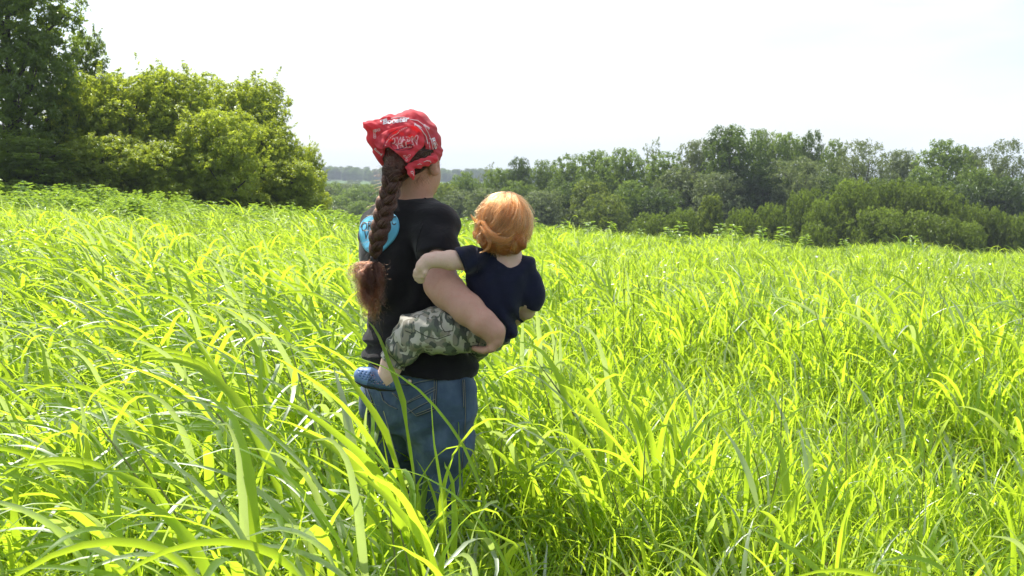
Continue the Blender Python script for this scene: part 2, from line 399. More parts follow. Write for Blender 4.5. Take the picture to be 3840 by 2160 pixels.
WR = 'trees of the wood on the right'
RIGHT = [
 ('oak', 0, 2735, 492, 250, 100, 'tallest dark oak of the right wood with deep green crown', 'oak_tree'),
 ('maple', 0, 2850, 505, 150, 112, 'olive topped tree just right of the tallest dark oak', 'maple_tree'),
 ('maple', 1, 2930, 510, 170, 110, 'second olive topped tree right of the tallest dark oak', 'maple_tree'),
 ('oak', 1, 3045, 516, 120, 114, 'small round dark crown standing above the wood right of the olive tops', 'oak_tree'),
 ('poplar', 0, 2985, 545, 120, 116, 'greyish tree between the olive tops and the small round crown', 'poplar_tree'),
 ('maple', 2, 3140, 542, 150, 108, 'green tree left of the wide grey willow', 'maple_tree'),
 ('willow', 0, 3225, 548, 260, 103, 'wide grey green willow with feathery rounded top', 'willow_tree'),
 ('willow', 1, 2990, 610, 300, 98, 'drooping grey willow in front of the small round crown', 'willow_tree'),
 ('poplar', 1, 3380, 578, 170, 112, 'grey tree just right of the dip in the skyline', 'poplar_tree'),
 ('maple', 0, 3543, 542, 230, 106, 'large rounded green tree, highest right of the skyline dip', 'maple_tree'),
 ('poplar', 0, 3635, 566, 140, 110, 'grey green tree at the right shoulder of the large rounded one', 'poplar_tree'),
 ('willow', 0, 3770, 547, 220, 102, 'pale grey green tree by the right edge with a high rounded top', 'willow_tree'),
 ('maple', 1, 3680, 640, 180, 98, 'darker tree below and left of the pale edge tree', 'maple_tree'),
 ('maple', 2, 3470, 640, 200, 98, 'mid green tree below the large rounded one', 'maple_tree'),
 ('oak', 1, 3330, 690, 180, 97, 'dark tree filling the dip of the skyline', 'oak_tree'),
 ('poplar', 1, 2620, 543, 160, 108, 'feathery grey tree just left of the tallest dark oak', 'poplar_tree'),
 ('sparse', 0, 2443, 532, 110, 112, 'wispy half bare tree sticking out of the skyline', 'sparse_tree'),
 ('maple', 0, 2345, 572, 200, 108, 'rounded tree left of the wispy half bare one', 'maple_tree'),
 ('maple', 2, 2480, 585, 210, 106, 'broad tree under the wispy half bare one', 'maple_tree'),
 ('poplar', 0, 2560, 640, 220, 100, 'silvery tree below the feathery grey one', 'poplar_tree'),
 ('poplar', 1, 2700, 660, 200, 96, 'silvery tree at the foot of the tallest dark oak', 'poplar_tree'),
 ('oak', 0, 2860, 640, 220, 98, 'shaded dark tree right below the tallest dark oak', 'oak_tree'),
 ('oak', 1, 3120, 680, 200, 96, 'shaded dark tree under the wide grey willow', 'oak_tree'),
 ('maple', 1, 2245, 575, 170, 112, 'green tree with two tops on the left slope of the wood', 'maple_tree'),
 ('maple', 2, 2130, 594, 190, 116, 'round green tree above the small child on the left slope of the wood', 'maple_tree'),
 ('oak', 0, 1950, 606, 110, 122, 'dark bushy tree above the ginger hair on the skyline', 'oak_tree'),
 ('sparse', 0, 1832, 622, 90, 128, 'wispy tree left of the dark bushy one on the skyline', 'sparse_tree'),
 ('maple', 0, 2040, 615, 150, 120, 'green tree between the dark bushy one and the round one', 'maple_tree'),
 ('maple', 1, 1880, 640, 160, 124, 'low green tree under the wispy tree near the headscarf', 'maple_tree'),
 ('maple', 0, 1745, 655, 130, 132, 'green tree right of the headscarf on the skyline', 'maple_tree'),
 ('poplar', 0, 1720, 720, 150, 118, 'grey green tree low beside the black sleeve', 'poplar_tree'),
 ('ash', 0, 1672, 695, 130, 124, 'light lime green tree beside the cheek under the headscarf', 'ash_tree'),
 ('poplar', 1, 2040, 725, 190, 104, 'silvery tree right of the ginger hair', 'poplar_tree'),
 ('poplar', 0, 1830, 715, 190, 110, 'silvery tree left of the ginger hair', 'poplar_tree'),
 ('ash', 1, 2215, 690, 200, 102, 'olive green tree in front of the slope right of the ginger hair', 'ash_tree'),
 ('ash', 0, 2270, 735, 180, 92, 'yellow green tree standing forward of the wood right of the ginger hair', 'ash_tree'),
 ('oak', 1, 2150, 700, 160, 106, 'dark tree between the silvery and the olive green one', 'oak_tree'),
 ('maple', 2, 2380, 690, 200, 98, 'dark green tree beside the forward yellow green one', 'maple_tree'),
 ('oak', 0, 2470, 720, 190, 95, 'shaded tree in front of the broad one under the wispy tree', 'oak_tree'),
 ('maple', 0, 1940, 690, 180, 116, 'mid green tree right behind the ginger hair', 'maple_tree'),
 ('oak', 1, 3600, 700, 200, 95, 'shaded dark tree behind the right end of the olive bushes', 'oak_tree'),
 ('oak', 0, 3790, 680, 220, 95, 'shaded dark tree at the right edge under the pale one', 'oak_tree'),
]
for k, v, u, vt, wp, Y, lab, nm in RIGHT: plant_tree(k, v, u, vt, wp * 1.2, Y, lab, WR, 'tree', nm, sink=0.8)

WB = 'olive bushes along the foot of the right wood'
BUSH = [
 ('shrub', 0, 2440, 812, 180, 76, 'low olive bush at the left end of the bush row'),
 ('shrub', 1, 2560, 800, 150, 77, 'second low olive bush from the left end of the row'),
 ('ash', 1, 2668, 740, 110, 80, 'upright light green sapling rising from the low bushes'),
 ('shrub', 0, 2790, 798, 150, 74, 'low olive bush right of the upright sapling'),
 ('shrub', 1, 2890, 785, 130, 76, 'rounded olive bush left of the high olive bush'),
 ('shrub', 0, 3025, 726, 150, 78, 'high narrow olive bush left of the big olive dome'),
 ('shrub', 1, 3075, 770, 130, 74, 'olive bush in front of the high narrow one'),
 ('shrub', 0, 3062, 848, 150, 66, 'lowest yellowish bush close to the grass edge'),
 ('shrub', 1, 3195, 698, 220, 76, 'left part of the big olive dome of bushes'),
 ('shrub', 0, 3325, 692, 200, 77, 'highest bush of the big olive dome'),
 ('shrub', 1, 3440, 712, 200, 76, 'middle bush of the big olive dome with darker folds'),
 ('shrub', 0, 3545, 724, 180, 75, 'right bush of the big olive dome'),
 ('shrub', 1, 3300, 800, 230, 70, 'darker bush at the foot of the big olive dome'),
 ('shrub', 0, 3480, 810, 240, 69, 'shaded bush at the right foot of the big olive dome'),
 ('shrub', 0, 3645, 785, 150, 73, 'olive bush right of the big dome'),
 ('shrub', 1, 3720, 798, 140, 72, 'small olive bush second from the right edge'),
 ('shrub', 1, 3620, 850, 200, 68, 'shaded bush right of the dome close to the grass'),
 ('shrub', 0, 3815, 820, 150, 71, 'dark olive bush at the right edge'),
]
for k, v, u, vt, wp, Y, lab in BUSH: plant_tree(k, v, u, vt, wp * 1.3, Y, lab, WB, 'bush', 'olive_bush' if k == 'shrub' else 'sapling', sink=0.8)

WM = 'trees in the valley left of the braid'
MID = [
 ('maple', 1, 1215, 738, 120, 150, 'pale green tree in the valley just right of the left thicket'),
 ('maple', 0, 1330, 715, 110, 158, 'dark tree in the valley with the highest round top left of the braid'),
 ('oak', 0, 1385, 722, 110, 162, 'dark tree in the valley next to the left shoulder'),
 ('maple', 2, 1270, 742, 120, 146, 'green tree in the valley between the pale and the highest one'),
 ('maple', 1, 1345, 758, 120, 140, 'bushy tree low in the valley above the weeds'),
 ('oak', 1, 1440, 735, 130, 156, 'tree in the valley half hidden by the black shoulder'),
 ('poplar', 0, 1240, 775, 130, 138, 'grey tree low in the valley by the left thicket'),
 ('maple', 0, 1420, 770, 130, 136, 'low tree in the valley touching the left sleeve'),
]
for k, v, u, vt, wp, Y, lab in MID: plant_tree(k, v, u, vt, wp * 1.5, Y, lab, WM, 'tree', k + '_tree', sink=1.5)

# far woods read as one mass each
def wood(name, n, xr, yr, hh, label, seed, keep=None):
    g = G(seed); keys = ['maple', 'oak', 'maple', 'poplar']
    src = [PROTO[k][j][0] for k in ('maple', 'oak', 'poplar') for j in range(2)]; dims = [PROTO[k][j][2] for k in ('maple', 'oak', 'poplar') for j in range(2)]
    y = g.uniform(*yr, n); x = g.uniform(-1, 1, n); x = xr[0] * y + (x + 1) / 2 * (xr[1] - xr[0]) * y
    if keep is not None: k = keep(x, y); x, y = x[k], y[k]
    n = len(x); idx = g.integers(0, 6, n); h = g.uniform(*hh, n); s = h / np.array(dims)[idx]
    pts = np.stack([x, y, H(x, y) - 0.06 * h], 1)
    return scatter(name, pts, np.stack([np.zeros(n), np.zeros(n), g.uniform(0, 6.28, n)], 1), np.stack([s * 1.25, s * 1.25, s], 1), idx, src, [], label, 'wood')
wood('valley_wood', 420, (-0.30, 0.06), (165, 450), (8, 13), 'far wood filling the valley below the pale green field', 31)
wood('hillside_wood', 330, (-0.34, 0.10), (470, 600), (6, 10), 'far belt of trees below the pale green field', 32)
wood('ridge_wood', 520, (-0.34, 0.12), (775, 860), (7, 12), 'blue hazy wood on the ridge above the pale green field', 33)
wood('distant_wood', 400, (-0.34, 0.15), (1560, 1760), (10, 16), 'palest blue wood on the farthest ridge', 34)
wood('back_wood', 260, (-0.06, 0.75), (126, 175), (8, 12), 'deep part of the right wood behind its front trees', 35)

# ------------------------------------------------------------------ haze
hb = bmesh.new(); bmesh.ops.create_cube(hb, size=1.0)
for v in hb.verts: v.co = (v.co.x * 3600, v.co.y * 3100 + 1480, -22 + (v.co.z + 0.5) * 94)
hme = bpy.data.meshes.new('haze'); hb.to_mesh(hme); hb.free()
m_haze = bpy.data.materials.new('haze air'); m_haze.use_nodes = True; hn = m_haze.node_tree.nodes; hn.clear()
ho = hn.new('ShaderNodeOutputMaterial'); hv = hn.new('ShaderNodeVolumePrincipled'); hv.inputs['Color'].default_value = (0.78, 0.88, 1.0, 1); hv.inputs['Density'].default_value = 0.00042
m_haze.node_tree.links.new(hv.outputs[0], ho.inputs['Volume']); hme.materials.append(m_haze)
tag(obj('haze', hme), 'pale summer haze over the valley', 'haze', None, 'stuff')
# ------------------------------------------------------------------ grass
def blades(n, g, L, W, spread, up, wind, seg=7, h0=(0.0, 0.3), pale=0.18, curl=1.0):
    """n arching leaf blades round a tuft; returns V, F(quads), var, pale"""
    L = g.uniform(*L, n); W = g.uniform(*W, n) * 0.5
    az = g.uniform(0, 2 * math.pi, n) if wind < 0.6 else g.normal(math.pi + 0.15, 1.25, n); base = np.stack([g.normal(0, spread, n), g.normal(0, spread, n), g.uniform(*h0, n)], 1)
    el = R(90) - np.abs(g.normal(R(up), R(11), n))                       # starting elevation
    t = np.linspace(0, 1, seg + 1)
    bend = g.uniform(0.7, 2.5, n) * curl
    P = np.zeros((n, seg + 1, 3)); P[:, 0] = base; D = np.zeros((n, seg + 1, 3))
    wv = np.array((-wind, -0.12 * wind, 0.0))
    for k in range(seg + 1):
        e = el - bend * t[k] ** 1.6
        d = np.stack([np.cos(az) * np.cos(e), np.sin(az) * np.cos(e), np.sin(e)], 1)
        d = d + wv * (0.15 + 1.1 * t[k] ** 1.3) * g.uniform(0.7, 1.25, n)[:, None]
        d /= np.linalg.norm(d, axis=1, keepdims=True); D[:, k] = d
        if k < seg: P[:, k + 1] = P[:, k] + d * (L / seg)[:, None]
    side = np.cross(D, np.array((0, 0, 1.0))); side += 0.25 * g.normal(size=(n, 1, 3)); side -= D * np.sum(side * D, -1, keepdims=True)
    side /= np.linalg.norm(side, axis=-1, keepdims=True) + 1e-9
    nor = np.cross(side, D); tw = (g.normal(0, 0.5, n)[:, None] + g.normal(0, 0.7, n)[:, None] * t[None])[..., None]
    side = side * np.cos(tw) + nor * np.sin(tw); nor = np.cross(side, D)
    prof = np.minimum(1, 0.45 + 2.4 * t) * np.clip((1 - t) * 1.9, 0, 1) ** 0.75; prof[-1] = 0.02
    w = W[:, None] * prof[None]
    a = P - side * w[..., None] + nor * (w * 0.28)[..., None]; b = P; c = P + side * w[..., None] + nor * (w * 0.28)[..., None]
    V = np.stack([a, b, c], 2).reshape(-1, 3)
    row = np.arange(seg)[:, None] * 3; q = np.concatenate([row + [[0, 1, 4, 3]], row + [[1, 2, 5, 4]]])
    F = (np.arange(n)[:, None, None] * (seg + 1) * 3 + q[None]).reshape(-1, 4)
    var = np.repeat(g.uniform(0, 1, n), (seg + 1) * 3); pl = np.repeat((g.uniform(0, 1, n) < pale) * g.uniform(0.4, 1.0, n), (seg + 1) * 3)
    return V, F, var, pl

def merge(*sets):
    o = 0; Vs, Fs, va, pa = [], [], [], []
    for V, F, a, p in sets: Vs.append(V); Fs.append(F + o); va.append(a); pa.append(p); o += len(V)
    return np.concatenate(Vs), np.concatenate(Fs), np.concatenate(va), np.concatenate(pa)

m_grass = leaf_mat('grass blade', (0.100, 0.205, 0.018), (0.160, 0.290, 0.026), (0.62, 0.83, 0.042), 0.012, 0.48, 0.74, (0.46, 0.54, 0.30), 0.3, 0.14)  # pale: light undersides, plus sun and sky sheen painted into the blade colour
m_dry = leaf_mat('dry grass blade', (0.22, 0.17, 0.07), (0.36, 0.29, 0.14), (0.34, 0.25, 0.09), 0.02, 0.5, 0.5, None, 0.3)
m_stem = leaf_mat('grass stem', (0.10, 0.16, 0.02), (0.17, 0.23, 0.03), (0.40, 0.52, 0.04), 0.03, 0.45, 0.55, (0.30, 0.26, 0.12), 0.3)

def stems(n, g, Hh, wind, spread=0.1, r=0.0022, seed_head=False):
    V, F, va, pl = [], [], [], []; o = 0
    for _ in range(n):
        b = np.array((g.normal(0, spread), g.normal(0, spread), 0.0)); h = g.uniform(*Hh); t = np.linspace(0, 1, 7)
        lean = np.array((-wind * 0.55 + g.normal(0, 0.08), g.normal(0, 0.08), 0))
        P = b + np.stack([lean[0] * h * t ** 1.7, lean[1] * h * t ** 1.7, h * t * (1 - 0.06 * t)], 1)
        rr = r * (1.02 - t)
        if seed_head: rr = np.where(t > 0.66, r * 1.5 * (0.5 + 0.8 * g.uniform(size=7)) * (1.15 - t) * 3.2, r * 0.7)
        v, f = tube(P, rr, 4, False); V.append(v); F.append(np.array(f) + o); o += len(v)
        va.append(np.full(len(v), g.uniform(0, 1))); pl.append(np.full(len(v), 0.45 if seed_head else g.uniform(0, 0.3)))
    return np.concatenate(V), np.concatenate(F), np.concatenate(va), np.concatenate(pl)

def tuft(seed, windy, fine=False):
    g = G(seed); w = 0.62 if windy else 0.18
    if not fine:
        A = blades(10 if windy else 15, g, (0.28, 0.56) if windy else (0.17, 0.36), (0.009, 0.022) if windy else (0.010, 0.023), 0.085, 13 if windy else 9, w, 12, (0.08, 0.46), 0.26, 1.25 if windy else 0.7)
        B = blades(28 if windy else 20, g, (0.18, 0.42), (0.004, 0.010), 0.13, 18, w * 0.9, 6, (0.0, 0.32), 0.15)
        C = stems(5, g, (0.28, 0.46), w)
    else:
        A = blades(7, g, (0.20, 0.40), (0.007, 0.015), 0.10, 14, w, 7, (0.1, 0.38), 0.3)
        B = blades(44, g, (0.16, 0.38), (0.004, 0.009), 0.15, 20, w, 5, (0.0, 0.36), 0.2)
        C = stems(6, g, (0.3, 0.5), w, 0.12, 0.0016)
    S = [A, B, C]
    if seed % 7 == 0: S.append(stems(1, g, (0.65, 0.85), w * 0.8, 0.1, 0.0016, True))
    nf = len(A[1]) + len(B[1]); ns = sum(len(q[1]) for q in S)
    if seed % 2 == 0: S.append(blades(2, g, (0.2, 0.42), (0.004, 0.009), 0.12, 25, w, 6, (0.0, 0.25), 0.0, 1.4))
    V, F, a, p = merge(*S)
    fm = np.zeros(len(F), int); fm[nf:] = 1; fm[ns:] = 2
    return mesh('grass_tuft', V, F, [m_grass, m_stem, m_dry], True, fm, {'var': a, 'pale': p})

src = [tuft(100 + k, True) for k in range(8)] + [tuft(120 + k, False) for k in range(8)] + [tuft(140 + k, True, True) for k in range(5)] + [tuft(150 + k, False, True) for k in range(5)]

def lump_noise(x, y, s, seed):
    g = G(seed); r = np.zeros_like(x)
    for k in range(6):
        a = g.uniform(0, 6.28); f = s * g.uniform(0.6, 1.6); r += np.sin((x * math.cos(a) + y * math.sin(a)) * f + g.uniform(0, 6.28))
    return r / 6 ** 0.5

g = G(77)
def field(n, y0, y1, pw):
    y = y0 + (y1 - y0) * g.uniform(0, 1, n) ** pw; half = 0.56 * y + 0.9
    return g.uniform(-1, 1, n) * half, y
px, py = [], []
for n, a, b, pw in ((800, 1.35, 3.6, 0.7), (3600, 3.6, 9.0, 0.62), (13500, 9.0, 27.0, 0.66), (160, -1.5, 1.35, 1.0)):
    x, y = field(n, a, b, pw)
    if a < 0: x = g.uniform(-2.5, 2.5, n); k = (np.hypot(x, y) > 0.8); x, y = x[k], y[k]
    px.append(x); py.append(y)
x = g.uniform(-26, -1, 2600); y = g.uniform(27, 40, 2600); px.append(x); py.append(y)
px = np.concatenate(px); py = np.concatenate(py)
px0, py0 = px, py
lg = np.array([[-0.33, 2.96], [-0.47, 3.05], [-0.24, 2.9], [-0.40, 2.9]])
ex_x = g.uniform(-0.66, 0.0, 30); ex_y = g.uniform(2.08, 2.66, 30); px = np.concatenate([px, ex_x]); py = np.concatenate([py, ex_y])
dmin = np.min(np.hypot(px[:, None] - lg[None, :, 0], py[:, None] - lg[None, :, 1]), axis=1)
keep = dmin > 0.20
# thin places: trampled ground right of the legs and the gaps in the right foreground
def blob(cx, cy, rx, ry): return np.exp(-(((px - cx) / rx) ** 2 + ((py - cy) / ry) ** 2))
low = 0.62 * blob(0.10, 2.55, 0.30, 0.55) + 0.5 * blob(0.75, 2.25, 0.42, 0.22) + 0.45 * blob(1.55, 2.85, 0.30, 0.30) - 0.12 * blob(-0.55, 2.45, 0.35, 0.30)
n1 = lump_noise(px, py, 2.1, 3); n2 = lump_noise(px, py, 0.7, 4)
hs = (1.0 + 0.13 * n1 + 0.08 * n2) * (1 - low)
keep &= g.uniform(0, 1, len(px)) > 0.55 * low
hs[-30:] = 0.84
hs = np.clip(hs, 0.3, 1.4) * (1 + 0.05 * g.normal(size=len(px)))
hs *= np.where(py < 1.8, 0.72, 1.0)
keep &= ~((px < -1.5) & (py > 19.0 + 1.2 * n1))
windy = g.uniform(0, 1, len(px)) < (0.05 + 0.68 * sstep(0.12, -0.10, px / (py + 1.0) - 0.02 + 0.05 * n2) + 0.06 * n1)
hs = hs * np.where(windy, 1.08, 1.0) * (1 - 0.14 * sstep(6, 15, py))
fine = g.uniform(0, 1, len(px)) < 0.28 + 0.15 * n2 + 0.5 * sstep(5, 14, py)
idx = np.where(windy, np.where(fine, 16 + g.integers(0, 5, len(px)), g.integers(0, 8, len(px))), np.where(fine, 21 + g.integers(0, 5, len(px)), 8 + g.integers(0, 8, len(px))))
rz = g.normal(0, 0.45, len(px)); far = sstep(8, 22, py)
scl = np.stack([hs * (1 + 0.12 * far), hs * (1 + 0.12 * far), hs], 1)
pts = np.stack([px, py, H(px, py) - 0.02], 1)
k = keep
scatter('meadow_grass', pts[k], np.stack([g.normal(0, 0.06, k.sum()), g.normal(0, 0.06, k.sum()), rz[k]], 1), scl[k], idx[k], src, [m_grass, m_stem, m_dry],
        'tall bright green grass blown to the left all over the hilltop field', 'grass')

# ------------------------------------------------------------------ broad-leaved weeds at the field's far edge
m_weed = leaf_mat('weed leaf', (0.110, 0.205, 0.020), (0.19, 0.30, 0.035), (0.56, 0.80, 0.06), 0.05, 0.4, 0.5, None, 0.3)
def weed(seed, h, n_node=12, leaf=0.2):
    g = G(seed); V, F, va = [], [], []; o = 0; SV, SF = tube(np.array([[0, 0, 0], [0.02, 0, h * .5], [-0.02, 0.01, h * 0.97]]), np.array([.012, .009, .004]), 5)
    for k in range(n_node):
        z = h * (0.25 + 0.70 * (k + g.uniform(0.2, 0.8)) / n_node); s = leaf * (1.15 - 0.6 * (k / n_node))
        for j in range(3):
            th = k * 1.2 + j * 2.09 + g.uniform(-.4, .4); e = g.uniform(-0.05, 0.6)
            d = np.array((math.cos(th) * math.cos(e), math.sin(th) * math.cos(e), math.sin(e)))
            root = np.array((0, 0, z)) + d * s * 0.35
            for q in (-0.75, -0.35, 0.0, 0.35, 0.75):                    # palmate lobes
                c, sn = math.cos(q), math.sin(q); dd = np.array((d[0] * c - d[1] * sn, d[0] * sn + d[1] * c, d[2]))
                l = s * (1.0 - 0.45 * abs(q)); sd = np.cross(dd, (0, 0, 1.0)); sd /= np.linalg.norm(sd); w = l * 0.15
                p0 = root; p1 = root + dd * l * 0.5 + (0, 0, 0.03 * l); p2 = root + dd * l + np.array((0, 0, -0.26 * l))
                V += [p0, p1 + sd * w, p2, p1 - sd * w, p1 - (0, 0, 0.015)]; F += [(o, o + 1, o + 4), (o + 1, o + 2, o + 4), (o + 2, o + 3, o + 4), (o + 3, o, o + 4)]; o += 5
                va += [g.uniform(0, 1)] * 5
    return mesh('weed_leaves', np.array(V), np.array(F), m_weed, False, None, {'var': va}), mesh('weed_stem', SV, SF, m_stem, True, None, {'var': np.full(len(SV), .5), 'pale': np.zeros(len(SV))})
WEEDS = [weed(200 + k, 1.0, 11 + k % 3, 0.17 + 0.02 * (k % 3)) for k in range(6)]
# left band: a mass nobody could count
n = 1900; x = g.uniform(-21, 0.5, n); yy = 18.6 + g.uniform(0, 1, n) * (8 + 6 * sstep(-4, -14, x)) + 1.5 * sstep(-6, 0, x)
s = g.uniform(0.62, 1.0, n) * (0.88 + 0.20 * lump_noise(x, yy, 0.8, 9)) * (0.8 + 0.3 * sstep(-4, -14, x))
ss = np.stack([s * 1.2, s * 1.2, s], 1)
scatter('weed_bank', np.stack([x, yy, H(x, yy)], 1), np.stack([g.normal(0, .08, n), g.normal(0, .08, n) - 0.08, g.uniform(0, 6.28, n)], 1), ss, g.integers(0, 6, n),
        [w[0] for w in WEEDS], [m_weed], 'bank of broad leaved weeds between the grass and the left thicket', 'weeds')
# single plants standing above the grass along the right crest
WD = 'broad leaved weeds along the crest of the field'
SPOT = [
 (1745, 812, 19, 'broad leaved weed between the black sleeve and the ginger hair, the left one'), (1782, 830, 18, 'broad leaved weed touching the ginger hair on its left side'),
 (2030, 838, 20, 'pointed weed nearest to the ginger hair on its right side'), (2080, 850, 19, 'small weed a little right of the pointed one by the ginger hair'),
 (2130, 846, 20, 'rounded weed on the crest below the dark green trees'), (2210, 830, 20, 'tall weed on the crest below the yellow green tree'),
 (2290, 850, 20, 'low weed right of the tall one below the yellow green tree'), (2395, 868, 20, 'low weed left of the bushy weed pair'),
 (2500, 850, 20, 'left plant of the bushy weed pair in front of the low olive bushes'), (2560, 846, 20, 'right plant of the bushy weed pair in front of the low olive bushes'),
 (2700, 846, 20, 'broad weed left end of the weed clump under the upright sapling'), (2760, 842, 19.5, 'leafy weed in the middle of the clump under the upright sapling'),
 (2850, 848, 20, 'tall weed in the clump left of the lowest yellowish bush'), (2930, 862, 19.5, 'weed with narrow shoots left of the lowest yellowish bush'),
 (3030, 888, 20, 'short weed in front of the lowest yellowish bush'), (3160, 890, 19.5, 'solitary leafy weed in front of the left olive dome'),
 (3420, 886, 19.5, 'solitary weed against the dark foot of the big dome, the rightmost weed'),
]
for k, (u, v, Y, lab) in enumerate(SPOT):
    p = at(u, v + random.uniform(-24, 0), Y); z = float(H(p[0], Y)); h = max(0.5, p[2] - z); lm, sm = WEEDS[k % 6]
    o = empty('weed_plant', (p[0], Y, z)); o.scale = (h * 1.2, h * 1.2, h); o.rotation_euler = (random.uniform(-.06, .06), -0.06, random.uniform(0, 6.28))
    tag(o, lab, 'weed', WD); link(bpy.data.objects.new('leaves', lm), o); link(bpy.data.objects.new('stem', sm), o)

# white wildflowers in loose patches
m_petal = plain('white petals', (0.78, 0.76, 0.72), 0.6); m_eye = plain('flower centre', (0.55, 0.42, 0.06), 0.7)
FL = [(440, 985, 11, 44, 0.8, 'patch of small white flowers left of the middle of the left field'), (70, 1010, 10, 30, 0.7, 'patch of small white flowers near the left edge'),
      (1130, 882, 15, 26, 0.7, 'patch of tiny white flowers left of the black shirt'), (3520, 985, 11, 40, 0.9, 'patch of small white flowers near the right edge'),
      (2560, 1075, 9, 26, 0.7, 'patch of small white flowers right of the small child'), (2290, 1290, 6.0, 8, 0.25, 'few white flowers low right of the navy shirt')]
for u, v, Y, n, sp_, lab in FL:
    p = at(u, v, Y); z0 = float(H(p[0], Y)); V, F, fm, o_ = [], [], [], 0
    g2 = G(int(u)); SVs = []
    for _ in range(n):
        c = np.array((g2.normal(0, sp_ * 0.55), g2.normal(0, sp_), 0.0)); c[2] = float(H(p[0] + c[0], Y + c[1])) - z0 + g2.uniform(0.62, 0.80); r = g2.uniform(0.010, 0.017)
        a = np.arange(10) * 0.628; tl = g2.normal(0, 0.3, 2)
        ring = np.stack([np.cos(a) * r, np.sin(a) * r, np.cos(a) * r * tl[0] + np.sin(a) * r * tl[1] + 0.002 * (np.arange(10) % 2)], 1) * np.where(np.arange(10) % 2, 0.72, 1)[:, None]
        V += [c + (0, 0, 0.003)] + list(c + ring); F += [(o_, o_ + 1 + k, o_ + 1 + (k + 1) % 10) for k in range(10)]; fm += [0] * 10; o_ += 11
        SVs.append(tube(np.array([[c[0] + .02, c[1], c[2] - 0.75], [c[0] + .01, c[1], c[2] - .3], c]), 0.002, 4, False))
    e = empty('wildflower_patch', (p[0], Y, z0)); tag(e, lab, 'wildflowers', 'patches of white wildflowers in the grass')
    fo = link(bpy.data.objects.new('flowers', mesh('flowers', np.array(V), F, [m_petal], False)), e); fo['kind'] = 'stuff'
    Vs, Fs = join(SVs); so = link(bpy.data.objects.new('stems', mesh('flower_stems', Vs, Fs, m_stem, True, None, {'var': np.full(len(Vs), .5), 'pale': np.zeros(len(Vs))})), e); so['kind'] = 'stuff'
